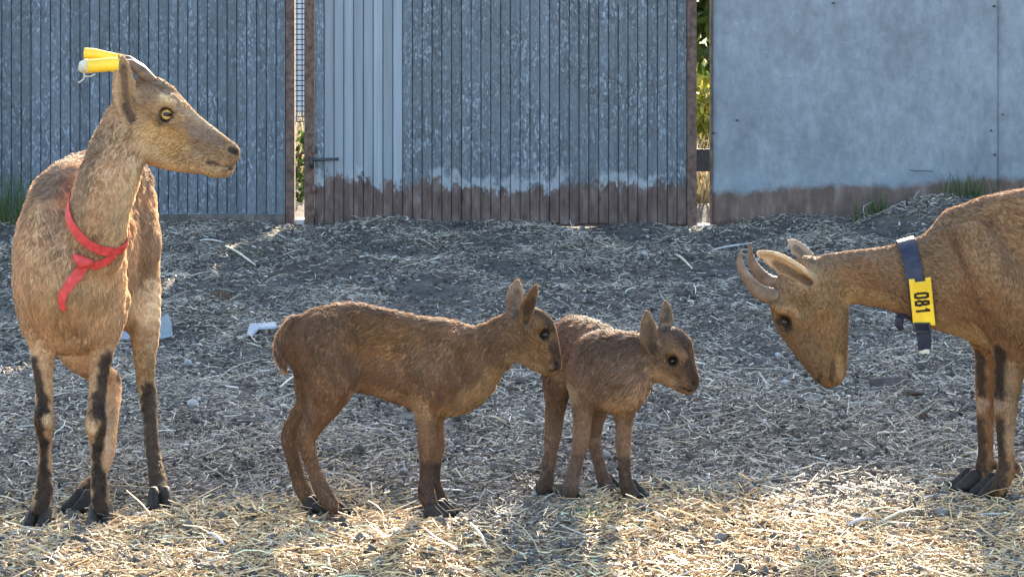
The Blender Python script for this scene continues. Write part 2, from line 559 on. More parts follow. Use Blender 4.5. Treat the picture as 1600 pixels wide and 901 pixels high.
def build_bits(n):
    x, y = sample_ground(n, 0.4)
    bm = bmesh.new()
    bmesh.ops.create_icosphere(bm, subdivisions=1, radius=1)
    iv = np.array([v.co[:] for v in bm.verts]); bm.verts.index_update()
    it = np.array([[v.index for v in f.verts] for f in bm.faces])
    bm.free()
    half = len(iv)
    r = np.clip(rng.lognormal(np.log(0.0050), 0.40, n), 0.003, 0.013)
    sc = r[:, None] * rng.uniform(0.6, 1.35, (n, 3))
    az = rng.uniform(0, 6.28, n)
    jit = 1 + rng.normal(0, 0.16, (n, half, 1))
    v = iv[None] * jit * sc[:, None, :]
    vx = v[..., 0] * np.cos(az)[:, None] - v[..., 1] * np.sin(az)[:, None]
    vy = v[..., 0] * np.sin(az)[:, None] + v[..., 1] * np.cos(az)[:, None]
    v = np.stack([vx, vy, v[..., 2]], -1) + np.stack([x, y, ground_z(x, y) + r * 0.35 + rng.random(n) * 0.006], 1)[:, None]
    T = (np.arange(n) * half)[:, None, None] + it[None]
    pick = rng.random(n)[:, None]
    tone = np.where(pick < 0.75, np.array([0.10, 0.088, 0.078]), np.where(pick < 0.97, np.array([0.13, 0.12, 0.105]), np.array([0.28, 0.27, 0.25]))) * rng.uniform(0.5, 1.4, (n, 1))
    o = bulk_mesh('droppings', v.reshape(-1, 3), None, np.repeat(tone, half, 0), M['bits'], T.reshape(-1, 3))
    describe(o, 'dark droppings and grit between the straw', kind='stuff')
build_bits(27000)

# ------------------------------------------------------------------ fence, gate and sheet wall
PXM = FENCE_Y / F
def fx(px): return (px - 800) * PXM
def fz(py): return CAM_H - (py - HOR) * PXM
FENCE_TOP = 1.98
PITCH = 15.3 * PXM

def slat_mesh(name, w, z0, z1, mat):
    """a folded metal slat: flat face, rolled edges, real joint beside it"""
    g = 0.0011
    prof = [(-w / 2 + g, 0.014), (-w / 2 + g, 0.002), (-w / 2 + g + 0.0016, 0.0), (-w / 2 + 0.006, 0.0012),
            (w / 2 - 0.006, 0.0012), (w / 2 - g - 0.0016, 0.0), (w / 2 - g, 0.002), (w / 2 - g, 0.014)]
    n = len(prof)
    vs = [(x, y, z) for z in (z0, z1) for x, y in prof]
    fs = [(k, k + 1, n + k + 1, n + k) for k in range(n - 1)] + [(n - 1, 0, n, 2 * n - 1)]
    fs += [tuple(range(n))[::-1], tuple(range(n, 2 * n))]
    me = bpy.data.meshes.new(name)
    me.from_pydata(vs, [], fs)
    me.materials.append(mat)
    return me

def slat_row(parent, x0, count, y, meshes, pick):
    base = world_loc(parent)
    for k in range(count):
        o = bpy.data.objects.new('slat', meshes[pick(k)])
        o.location = Vector((x0 + (k + 0.5) * PITCH, y + random.uniform(-0.0012, 0.0012), random.uniform(-0.006, 0.006))) - base
        o.rotation_euler = (random.uniform(-0.0008, 0.0008), 0, random.uniform(-0.05, 0.05))
        link(o, parent)

def build_gate():
    g = empty('gate', (fx(783), FENCE_Y, 0), 'wide metal gate of upright slats in a rusty frame, paler slats at its latch side', 'gate')
    zt = FENCE_TOP - 0.05
    ms = [slat_mesh('slat', PITCH, fz(349), zt, M['slat']), slat_mesh('slat', PITCH, fz(349), zt, M['slat_smooth'])]
    slat_row(g, fx(491.5), 38, FENCE_Y - 0.012, ms, lambda k: 1 if 1 <= k <= 8 else 0)
    for x0, x1 in ((476, 491), (1073.5, 1088)):
        b = MB(); b.box(fx(x0), fx(x1), FENCE_Y - 0.022, FENCE_Y + 0.02, fz(357), zt + 0.02, 0.002)
        b.build('frame_stile', M['rust'], g)
    b = MB(); b.box(fx(491.3), fx(1073.3), FENCE_Y + 0.004, FENCE_Y + 0.03, fz(354), fz(338), 0.002)
    b.build('bottom_rail', M['rust'], g)
    b = MB(); b.box(fx(491.3), fx(1073.3), FENCE_Y + 0.004, FENCE_Y + 0.03, zt - 0.04, zt, 0.002)
    b.build('top_rail', M['rust'], g)
    b = MB()
    b.tube([P(485, 250, FENCE_Y - 0.035), P(500, 249.5, FENCE_Y - 0.05), P(529, 248.5, FENCE_Y - 0.05)], [2.3 * PXM] * 3, 8)
    b.tube([P(487, 246, FENCE_Y - 0.034), P(487, 262, FENCE_Y - 0.034)], 4 * PXM, 8)
    b.build('latch_handle', M['darksteel'], g, True)
    for py in (228, 290, 326):
        b = MB(); b.tube([P(490, py, FENCE_Y - 0.026), P(490, py + 12, FENCE_Y - 0.026)], 3.4 * PXM, 8)
        b.build('hinge', M['rust'], g, True)
    b = MB(); b.box(fx(491.2), fx(1073.3), FENCE_Y + 0.0045, FENCE_Y + 0.0065, fz(341), zt - 0.038)
    b.build('light_block', M['darksteel'], g)  # added dark sheet, blocks light leaking through the slat joints
    # a skid plate bolted to the foot of the gate
    b = MB(); b.box(fx(755), fx(862), FENCE_Y - 0.05, FENCE_Y - 0.016, fz(358), fz(345), 0.003)
    b.build('foot_plate', M['oldwood'], g)
build_gate()

def build_left_panel():
    g = empty('fence_panel', (fx(200), FENCE_Y, 0), 'blue-grey slatted metal fence panel behind the goat with the red ribbon', 'fence')
    ms = [slat_mesh('slat', PITCH, fz(336), FENCE_TOP, M['slat_left'])]
    n = 84
    slat_row(g, fx(447) - n * PITCH, n, FENCE_Y - 0.012, ms, lambda k: 0)
    b = MB(); b.box(fx(447.4), fx(461), FENCE_Y - 0.03, FENCE_Y + 0.02, fz(357), FENCE_TOP + 0.03, 0.002)
    b.build('post', M['rust'], g)
    b = MB(); b.box(fx(-838), fx(447), FENCE_Y + 0.0045, FENCE_Y + 0.0065, fz(334), FENCE_TOP - 0.01)
    b.build('light_block', M['darksteel'], g)  # unseen sheet added here too, keeps sun out of the joints
    b = MB(); b.box(fx(-850), fx(446.6), FENCE_Y - 0.026, FENCE_Y + 0.02, fz(358), fz(334.5), 0.003)
    b.build('base_board', M['oldwood'], g)
build_left_panel()

def build_sheet_wall():
    g = empty('sheet_wall', (fx(1330), FENCE_Y, 0), 'flat blue-grey sheet metal wall with rust along its foot, behind the grazing goat', 'wall')
    def sheet(x0, x1, y):
        nx, nz = 40, 50
        vs, fs = [], []
        for side, dy in ((0, 0.0), (1, 0.004)):
            for i in range(nx + 1):
                for j in range(nz + 1):
                    x = x0 + (x1 - x0) * i / nx
                    top = FENCE_TOP - 0.20 * math.exp(-((x - 1.47) / 0.17) ** 4)  # unseen dip added to the top edge to let a sun patch through
                    z = -0.02 + (top + 0.02) * j / nz
                    wob = 0.004 * math.sin(x * 5.1 + z * 2.2) + 0.003 * math.sin(x * 11 - z * 7) + 0.002 * math.sin(z * 17 + x * 3)
                    e = min(i, nx - i) / 4.0
                    vs.append((x, y + dy + wob * min(1, e), z))
        m = (nx + 1) * (nz + 1)
        for i in range(nx):
            for j in range(nz):
                a = i * (nz + 1) + j
                fs.append((a, a + nz + 1, a + nz + 2, a + 1))
                fs.append((m + a, m + a + 1, m + a + nz + 2, m + a + nz + 1))
        for i in range(nx):
            a = i * (nz + 1); b_ = a + nz
            fs.append((a, m + a, m + a + nz + 1, a + nz + 1))
            fs.append((b_, b_ + nz + 1, m + b_ + nz + 1, m + b_))
        for j in range(nz):
            a = j; b_ = nx * (nz + 1) + j
            fs.append((a, a + 1, m + a + 1, m + a))
            fs.append((b_, m + b_, m + b_ + 1, b_ + 1))
        return mesh_obj('sheet', vs, fs, M['sheet'], g, True)
    sheet(fx(1113), fx(1566), FENCE_Y - 0.012)
    sheet(fx(1559), fx(2080), FENCE_Y - 0.020)
    b = MB(); b.box(fx(1109.5), fx(1112.8), FENCE_Y - 0.016, FENCE_Y + 0.03, fz(350), FENCE_TOP, 0.001)
    b.build('edge_angle', M['rust'], g)
    me = None
    for px, py in ((1115, 208), (1554, 10), (1567, 179), (1555, 242), (1303, 5), (1152, 188), (1549, 204)):
        p = P(px, py, FENCE_Y - 0.024)
        b = MB(); b.tube([p + Vector((0, 0.014, 0)), p, p - Vector((0, 0.002, 0))], [1.6 * PXM, 1.6 * PXM, 0.7 * PXM], 8)
        b.build('screw', M['darksteel'], g, True)
build_sheet_wall()

# things in and behind the gaps
b = MB(); p0 = P(1089, 363, FENCE_Y + 0.01); p1 = P(1110.5, 351, FENCE_Y)
b.box(p0.x + 0.002, p1.x, FENCE_Y - 0.03, FENCE_Y + 0.06, p0.z, p1.z, 0.003)
describe(b.build('brick', M['brick'], origin=Vector((p0.x, FENCE_Y, 0))), 'white brick lying in the gap between gate and sheet wall', 'brick')
b = MB(); b.box(fx(1086), fx(1117), FENCE_Y + 0.08, FENCE_Y + 0.12, fz(271), fz(236), 0.003)
b.box(fx(1080), fx(1125), FENCE_Y + 0.12, FENCE_Y + 0.16, fz(262), fz(243), 0.003)
describe(b.build('crossbar', M['darksteel'], origin=Vector((fx(1100), FENCE_Y + .1, fz(255)))), 'dark bar crossing the gap between gate and sheet wall', 'bar')
b = MB(); b.box(fx(461.5), fx(475.5), FENCE_Y + 0.005, FENCE_Y + 0.06, fz(357), fz(343), 0.003)
describe(b.build('brick', M['brick'], origin=Vector((fx(468), FENCE_Y, 0))), 'white brick at the foot of the gap beside the brown post', 'brick')

def build_wire_panel():
    y = 12.9
    s = y / F
    x0, x1 = (440 - 800) * s, (500 - 800) * s
    z0, z1 = CAM_H - (190 - HOR) * s, CAM_H - (-160 - HOR) * s
    g = empty('wire_fence', ((x0 + x1) / 2, y, 0), 'square wire mesh panel seen through the gap beside the gate', 'wire mesh')
    for xa in (x0, x1):
        b = MB(); b.tube([(xa, y, -0.05), (xa, y, z1)], 0.012, 8); b.build('post', M['darksteel'], g, True)
    b = MB(); st = 8 * s
    k = 1
    while x0 + k * st < x1:
        b.tube([(x0 + k * st, y, z0), (x0 + k * st, y, z1)], 0.0022, 4); k += 1
    k = 0
    while z0 + k * st < z1:
        b.tube([(x0, y - 0.004, z0 + k * st), (x1, y - 0.004, z0 + k * st)], 0.0022, 4); k += 1
    o = b.build('mesh', M['darksteel'], g)
    o['kind'] = 'stuff'
build_wire_panel()
b = MB(); b.box(-5.0, -0.4, 17.2, 17.45, 0, 1.3, 0.01)
describe(b.build('far_wall', M['concrete'], origin=Vector((-2.4, 17.3, 0))), 'pale low wall seen through the wire mesh beyond the gate', 'wall')

def blades(n, cx, cy, rx, ry, h0, h1, w, lean, zf=None):
    """n bent grass blades as vertices, quads and triangles"""
    V, Q, T = [], [], []
    for i in range(n):
        a, r = random.uniform(0, 6.28), math.sqrt(random.random())
        x, y = cx + rx * r * math.cos(a), cy + ry * r * math.sin(a)
        z = float(ground_z(x, y)) if zf is None else zf
        h = random.uniform(h0, h1); ww = w * random.uniform(0.6, 1.2)
        d = random.uniform(0, 6.28); ln = random.uniform(0.1, lean) * h
        s = Vector((-math.sin(d + random.uniform(-.8, .8)), math.cos(d), 0)) * ww
        dv = Vector((math.cos(d), math.sin(d), 0))
        base = Vector((x, y, z - 0.005))
        m1 = base + Vector((0, 0, h * 0.45)) + dv * ln * 0.25
        m2 = base + Vector((0, 0, h * 0.8)) + dv * ln * 0.6
        tp = base + Vector((0, 0, h)) + dv * ln
        k = len(V)
        V += [base - s, base + s, m1 - s * .9, m1 + s * .9, m2 - s * .6, m2 + s * .6, tp]
        Q += [(k, k + 1, k + 3, k + 2), (k + 2, k + 3, k + 5, k + 4)]
        T += [(k + 4, k + 5, k + 6)]
    return V, Q + T

def tuft(px, py, n, rx, ry, h0, h1, label, lean=0.7, mat='grass', y=None, w=0.0016):
    Y = y or ground_depth(py)
    p = P(px, py, Y)
    V, Fc = blades(n, p.x, Y, rx, ry, h0, h1, w, lean)
    o = mesh_obj('grass_tuft', V, Fc, M[mat], origin=Vector((p.x, Y, float(ground_z(p.x, Y)))))
    return describe(o, label, 'grass tuft', 'grass tufts in the pen')
tuft(1362, 338, 130, 0.07, 0.03, 0.03, 0.11, 'green grass tuft at the rusty foot of the sheet wall, nearer the gate', y=11.36)
tuft(1515, 310, 130, 0.11, 0.05, 0.03, 0.12, 'green grass tuft at the sheet wall just above the grazing goat', y=11.45)
tuft(4, 352, 260, 0.10, 0.12, 0.08, 0.26, 'tall dark grass clump at the fence behind the goat with the red ribbon', y=11.3, lean=0.9)
tuft(286, 366, 90, 0.06, 0.04, 0.012, 0.04, 'low green sprouts at the foot of the slatted panel, beside the brown post')
tuft(390, 408, 50, 0.06, 0.06, 0.01, 0.03, 'low green sprouts out on the dark straw below the gap')
tuft(925, 815, 90, 0.06, 0.05, 0.01, 0.03, 'small green sprouts in front of the smaller kid')
V, Fc = blades(2600, 0.75, 13.0, 0.45, 0.9, 0.06, 0.30, 0.004, 0.9, 0.0)
describe(mesh_obj('dry_grass', V, Fc, M['drygrass'], origin=Vector((0.75, 13.2, 0))), 'sunlit dry grass behind the gap beside the sheet wall', kind='stuff')
V, Fc = blades(1500, -1.1, 14.0, 0.4, 0.9, 0.05, 0.34, 0.003, 0.9, 0.0)
describe(mesh_obj('dry_grass', V, Fc, M['drygrass'], origin=Vector((-1.1, 14.2, 0))), 'sunlit dry grass behind the gap beside the brown post', kind='stuff')

M['litleaf'] = leaf_material('sunlit_tinted_leaves', (0.16, 0.20, 0.03), (0.45, 0.42, 0.08))  # brighter yellow-green puts sunlight into the leaf colour
def leaf_cloud(n, centres, size, flat=0.6):
    c = np.array([q[:3] for q in centres]); r = np.array([q[3] for q in centres])
    idx = rng.choice(len(c), n, p=r ** 2 / (r ** 2).sum())
    d = rng.normal(0, 1, (n, 3)); d /= np.linalg.norm(d, axis=1)[:, None]
    pos = c[idx] + d * (r[idx] * rng.random(n) ** 0.45)[:, None]
    t = rng.normal(0, 1, (n, 3)); t[:, 2] -= 0.5; t /= np.linalg.norm(t, axis=1)[:, None]
    s = np.cross(t, rng.normal(0, 1, (n, 3))); s /= np.linalg.norm(s, axis=1)[:, None]
    L = size * rng.uniform(0.6, 1.3, n)[:, None]; W = L * 0.30
    nrm = np.cross(t, s)
    V = np.stack([pos - t * L * .5, pos + s * W - t * L * .08 + nrm * L * .06, pos + t * L * .5 - nrm * L * .1, pos - s * W - t * L * .08 + nrm * L * .06, pos], 1)
    k = (np.arange(n) * 5)[:, None, None]
    T = (k + np.array([[0, 1, 4], [1, 2, 4], [2, 3, 4], [3, 0, 4]])[None]).reshape(-1, 3)
    return V.reshape(-1, 3), T

def tree(name, label, x, y, h, trunk_r, centres, n, size, mat='leaf'):
    g = empty(name, (x, y, 0), label, 'tree' if name.endswith('tree') else 'bush')
    b = MB()
    top = Vector((x + 0.1, y, h))
    b.tube([(x, y, -0.05), (x + 0.03, y, h * .35), (x - 0.04, y + .03, h * .7), top], [trunk_r * 1.25, trunk_r, trunk_r * .75, trunk_r * .4], 10)
    for c in centres:
        a = Vector((x, y, h * random.uniform(.45, .85)))
        e = Vector(c[:3])
        b.tube([a, a.lerp(e, .5) + Vector((0, 0, .08 * h)), e], [trunk_r * .45, trunk_r * .28, trunk_r * .08], 6)
    b.build('trunk', M['bark'], g, True)
    V, T = leaf_cloud(n, centres, size)
    me = bpy.data.meshes.new('crown')
    me.from_pydata((V - np.array([x, y, 0])).tolist(), [], T.tolist())
    me.materials.append(M[mat])
    link(bpy.data.objects.new('crown', me), g)
tree('leafy_bush', 'leafy green bush behind the gap beside the sheet wall', 0.98, 12.75, 1.7, 0.03,
     [(0.86, 12.6, 0.78, .24), (0.98, 12.8, 1.1, .32), (0.85, 12.55, 1.35, .3), (1.0, 12.8, 1.75, .4), (0.94, 12.65, 1.93, .34)], 3000, 0.12)
tree('shade_tree', 'leafy tree behind the fence that shades the pen', 2.0, 15.3, 3.0, 0.08,
     [(0.30, 15.1, 3.16, .20), (0.75, 15.0, 3.20, .24), (1.30, 15.2, 3.3, .16), (2.45, 15.1, 3.25, .45), (3.0, 15.2, 3.2, .5), (-0.6, 15.1, 3.5, .2)], 800, 0.11)
tree('low_bush', 'bush low in the gap beside the sheet wall, leaves coloured as if sunlit', 0.86, 13.5, 0.4, 0.015,
     [(0.82, 13.4, 0.42, .16), (0.95, 13.5, 0.36, .18), (0.88, 13.3, 0.26, .12)], 420, 0.07, 'litleaf')
tree('low_bush', 'grey-green weeds in the gap beside the brown post', -0.92, 12.5, 0.25, 0.01,
     [(-0.92, 12.5, 0.10, .10), (-0.90, 12.6, 0.22, .08), (-0.94, 12.4, 0.05, .08)], 260, 0.035)

# ------------------------------------------------------------------ animals: one continuous body grown from smooth-joined limbs
def nv(v):
    v = np.asarray(v, float)
    return v / np.linalg.norm(v)

class Animal:
    def __init__(self, Y, vox):
        self.Y, self.vox = Y, vox
        self.prims = []          # a, b, ra, rb, squash axis or None, s, k, name, sub
        self.groups = []         # the segments of one chain, k, name, sub
        self.paints = []         # points, radius, colour, strength
        self.style = {}          # name -> colour, fur length, flow
    def px(self, n, Y=None):
        return n * (Y or self.Y) / F
    def pt(self, q):
        return np.array(P(q[0], q[1], q[2]))
    def chain(self, name, pts, k=0.02, squash=None, sub=False, col=(0.3, 0.2, 0.12), fur=0.012, flow=None, lift=0.35, n=4):
        """pts: (px, py, depth, radius px)"""
        q = np.array([list(self.pt(p)) + [self.px(p[3], p[2])] for p in pts])
        if len(q) > 2:
            ext = np.vstack([2 * q[0] - q[1], q, 2 * q[-1] - q[-2]])
            out = []
            for i in range(1, len(ext) - 2):
                p0, p1, p2, p3 = ext[i - 1:i + 3]
                for t in np.arange(n) / n:
                    out.append(0.5 * (2 * p1 + (p2 - p0) * t + (2 * p0 - 5 * p1 + 4 * p2 - p3) * t * t + (3 * p1 - p0 - 3 * p2 + p3) * t ** 3))
            out.append(ext[-2])
            q = np.array(out)
            q[:, 3] = np.maximum(q[:, 3], 0.001)
        if len(q) == 1:
            q = np.vstack([q, q + np.array([0, 0, 1e-4, 0])])
        u, s = (None, 1.0) if squash is None else (nv(squash[0]), squash[1])
        for i in range(len(q) - 1):
            self.prims.append((q[i, :3], q[i + 1, :3], q[i, 3], q[i + 1, 3], u, s, k, name, sub))
        self.groups.append((self.prims[-(len(q) - 1):], k, name, sub))
        self.style[name] = (np.array(col), fur, None if flow is None else nv(flow), lift)
    def ear(self, name, pts, opening, col, inner, slit=0.45):
        """a leaf-shaped ear hollowed on the side it opens to"""
        o = nv(opening)
        self.chain(name, pts, 0.008, (o, 0.42), col=col, fur=0.0045, flow=nv(self.pt(pts[-1]) - self.pt(pts[0])), lift=0.12)
        q = []
        for i, (x, y, Y, r) in enumerate(pts):
            p = self.pt((x, y, Y)) + o * self.px(r, Y) * 0.40
            Yn = p[1]
            q.append((800 + p[0] * F / Yn, HOR + (CAM_H - p[2]) * F / Yn, Yn, max(r * (0.45 if i == 0 else 0.72), 1.0)))
        self.chain(name + '_hollow', q[:-1] + [(q[-1][0], q[-1][1], q[-1][2], 1.0)], 0.003, (o, 0.62), sub=True)
        self.paint([w[:3] for w in q[:-1]], inner, pts[1][3] * slit * 1.25, 0.75)
    def paint(self, pts, col, r, strength=1.0):
        """markings of the coat along a line of (px, py, depth) points; r in px"""
        q = np.array([self.snap(p) for p in pts])
        self.paints.append((q, self.px(r), np.array(col), strength))
    def snap(self, q):
        """the spot on the near side of the limb that a marking sits on"""
        ys = np.linspace(q[2] - 0.11, q[2] + 0.11, 130)
        p = np.array([self.pt((q[0], q[1], y)) for y in ys])
        f = self.at(p)
        out = np.nonzero((f[:-1] > 0) & (f[1:] <= 0))[0]
        return p[out[0] + 1] if len(out) else self.pt(q)
    @staticmethod
    def dist(pr, p):
        a, b, ra, rb, u, s = pr[:6]
        pa = p - a
        ab = b - a
        if u is not None:
            sc = (1 / s - 1)
            pa = pa + u * ((pa @ u) * sc)[..., None]
            ab = ab + u * (ab @ u) * sc
        L2 = ab @ ab
        t = np.clip((pa @ ab) / max(L2, 1e-12), 0, 1)
        w = pa - t[..., None] * ab
        dl = np.sqrt((w * w).sum(-1)) + 1e-9
        d = dl - (ra + (rb - ra) * t)
        if u is not None:
            nu = (w @ u) / dl
            g = np.sqrt(np.maximum(1 - nu * nu + (nu / s) ** 2, 1e-6))
            d = d / g
        return d
    @staticmethod
    def blend(f, d, k, sub):
        if sub:
            d = -d
            h = np.clip(0.5 + 0.5 * (d - f) / k, 0, 1)
            return f + (d - f) * h + k * h * (1 - h)
        h = np.clip(0.5 + 0.5 * (f - d) / k, 0, 1)
        return f + (d - f) * h - k * h * (1 - h)
    def at(self, p, names=None):
        f = np.full(p.shape[:-1], 1.0)
        for prs, k, name, sub in self.groups:
            if names and name not in names: continue
            d = np.min([self.dist(pr, p) for pr in prs], 0)
            f = self.blend(f, d, k, sub)
        return f
    def grad(self, p, names=None):
        e = 0.002
        g = np.stack([self.at(p + np.eye(3)[i] * e, names) - self.at(p - np.eye(3)[i] * e, names) for i in range(3)], -1)
        return g / (np.linalg.norm(g, axis=-1, keepdims=True) + 1e-9)
    def surf(self, px, py, y0=None, y1=None, names=None):
        """first point of the body along the ray of a photo pixel"""
        ys = np.linspace(y0 or self.Y - 0.6, y1 or self.Y + 0.6, 900)
        p = np.array([self.pt((px, py, y)) for y in ys])
        f = self.at(p, names)
        i = np.argmax(f < 0)
        return p[i]
    def grow(self):
        lo = np.min([np.minimum(pr[0] - pr[2], pr[1] - pr[3]) for pr in self.prims if not pr[8]], 0) - 0.02
        hi = np.max([np.maximum(pr[0] + pr[2], pr[1] + pr[3]) for pr in self.prims if not pr[8]], 0) + 0.02
        h = self.vox
        dims = np.ceil((hi - lo) / h).astype(int) + 1
        f = np.full(dims, 0.5, np.float32)
        def box(l, u, m):
            i0 = np.maximum(((l - m - lo) / h).astype(int), 0)
            i1 = np.minimum(((u + m - lo) / h).astype(int) + 2, dims)
            return i0, i1
        for prs, k, name, sub in self.groups:
            m = 2.2 * k + 3 * h + 0.004
            ls = [np.minimum(pr[0] - pr[2], pr[1] - pr[3]) for pr in prs]
            us = [np.maximum(pr[0] + pr[2], pr[1] + pr[3]) for pr in prs]
            g0, g1 = box(np.min(ls, 0), np.max(us, 0), m)
            if (g1 <= g0).any(): continue
            fg = np.full(g1 - g0, 0.5, np.float32)
            for pr, l, u in zip(prs, ls, us):
                i0, i1 = box(l, u, m)
                if (i1 <= i0).any(): continue
                ax = [lo[d] + h * np.arange(i0[d], i1[d]) for d in range(3)]
                g = np.stack(np.meshgrid(*ax, indexing='ij'), -1)
                sl = tuple(slice(i0[d] - g0[d], i1[d] - g0[d]) for d in range(3))
                fg[sl] = np.minimum(fg[sl], self.dist(pr, g))
            sl = tuple(slice(g0[d], g1[d]) for d in range(3))
            f[sl] = self.blend(f[sl], fg, k, sub)
        return self.nets(f, lo, h)
    @staticmethod
    def nets(f, lo, h):
        s = f < 0
        c = [s[i:s.shape[0] - 1 + i, j:s.shape[1] - 1 + j, k:s.shape[2] - 1 + k] for i in (0, 1) for j in (0, 1) for k in (0, 1)]
        cnt = sum(x.astype(np.int8) for x in c)
        act = (cnt > 0) & (cnt < 8)
        ijk = np.argwhere(act)
        idx = np.full(act.shape, -1, np.int32)
        idx[act] = np.arange(len(ijk))
        corner = np.array([(i, j, k) for i in (0, 1) for j in (0, 1) for k in (0, 1)])
        val = np.stack([f[ijk[:, 0] + o[0], ijk[:, 1] + o[1], ijk[:, 2] + o[2]] for o in corner], 1)
        acc = np.zeros((len(ijk), 3)); num = np.zeros(len(ijk))
        for a in range(8):
            for b in range(a + 1, 8):
                if np.abs(corner[a] - corner[b]).sum() != 1: continue
                va, vb = val[:, a], val[:, b]
                x = (va < 0) != (vb < 0)
                t = np.where(x, va / np.where(x, va - vb, 1), 0)
                acc += np.where(x[:, None], corner[a] + t[:, None] * (corner[b] - corner[a]), 0)
                num += x
        V = lo + h * (ijk + acc / num[:, None])
        Q = []
        for ax in range(3):
            o1, o2 = [(1, 2), (2, 0), (0, 1)][ax]
            sl0 = [slice(None)] * 3; sl1 = [slice(None)] * 3
            sl0[ax] = slice(0, -1); sl1[ax] = slice(1, None)
            a, b = s[tuple(sl0)], s[tuple(sl1)]
            for flip, msk in ((False, a & ~b), (True, ~a & b)):
                e = np.argwhere(msk)
                e = e[(e[:, o1] > 0) & (e[:, o2] > 0)]
                d1 = np.zeros(3, int); d1[o1] = 1
                d2 = np.zeros(3, int); d2[o2] = 1
                ok = (e[:, ax] < act.shape[ax]) & (e[:, o1] < act.shape[o1]) & (e[:, o2] < act.shape[o2])
                e = e[ok]
                q = np.stack([idx[tuple((e - d1 - d2).T)], idx[tuple((e - d2).T)], idx[tuple(e.T)], idx[tuple((e - d1).T)]], 1)
                if flip: q = q[:, ::-1]
                Q.append(q)
        return V, np.concatenate(Q)
    def attributes(self, V):
        """colour, fur length, flow and lift blended from the limbs each vertex lies on"""
        W = np.zeros(len(V)); C = np.zeros((len(V), 3)); L = np.zeros(len(V)); D = np.zeros((len(V), 3)); U = np.zeros(len(V))
        for pr in self.prims:
            if pr[8]: continue
            m = 0.07
            l = np.minimum(pr[0] - pr[2], pr[1] - pr[3]) - m
            u = np.maximum(pr[0] + pr[2], pr[1] + pr[3]) + m
            sel = np.nonzero(((V > l) & (V < u)).all(1))[0]
            if not len(sel): continue
            d = self.dist(pr, V[sel])
            w = np.exp(-np.abs(d) / 0.010) + 1e-9
            col, fl, flow, lift = self.style[pr[7]]
            fd = nv(pr[1] - pr[0]) if flow is None else flow
            W[sel] += w; C[sel] += w[:, None] * col; L[sel] += w * fl; D[sel] += w[:, None] * fd; U[sel] += w * lift
        W = np.maximum(W, 1e-12)
        C /= W[:, None]; L /= W; U /= W
        for q, r, col, st in self.paints:
            best = np.full(len(V), 1e9)
            for i in range(max(1, len(q) - 1)):
                a, b = q[i], q[min(i + 1, len(q) - 1)]
                ab = b - a
                t = np.clip(((V - a) @ ab) / max(ab @ ab, 1e-12), 0, 1)
                best = np.minimum(best, np.linalg.norm(V - a - t[:, None] * ab, axis=1))
            x = np.clip(best / r + vnoise(V, 120, 5)[:, 0] * 0.16 + vnoise(V, 420, 6)[:, 0] * 0.10, 0, 1)
            x = np.clip((x - 0.45) / 0.55, 0, 1)
            w = st * (1 - x * x * (3 - 2 * x))
            C = C * (1 - w[:, None]) + col * w[:, None]
        C = C * (1 + 0.16 * vnoise(V, 14, 77)[:, :1])
        lum = C @ np.array([0.3, 0.59, 0.11])
        C = lum[:, None] + (C - lum[:, None]) * 1.16
        return np.clip(C, 0.004, 0.9), L, D, U

def vertex_normals(V, Q):
    n = np.cross(V[Q[:, 2]] - V[Q[:, 0]], V[Q[:, 3]] - V[Q[:, 1]])
    N = np.zeros_like(V)
    for k in range(4):
        np.add.at(N, Q[:, k], n)
    return N / (np.linalg.norm(N, axis=1, keepdims=True) + 1e-12), np.linalg.norm(n, axis=1) * 0.5

def vnoise(p, scale, seed):
    """cheap smooth vector noise: a sum of sines in random directions"""
    r = np.random.default_rng(seed)
    out = np.zeros_like(p)
    for _ in range(9):
        k = r.normal(0, scale, 3)
        out += np.sin(p @ k + r.uniform(0, 6.28))[:, None] * r.normal(0, 0.33, 3)
    return out

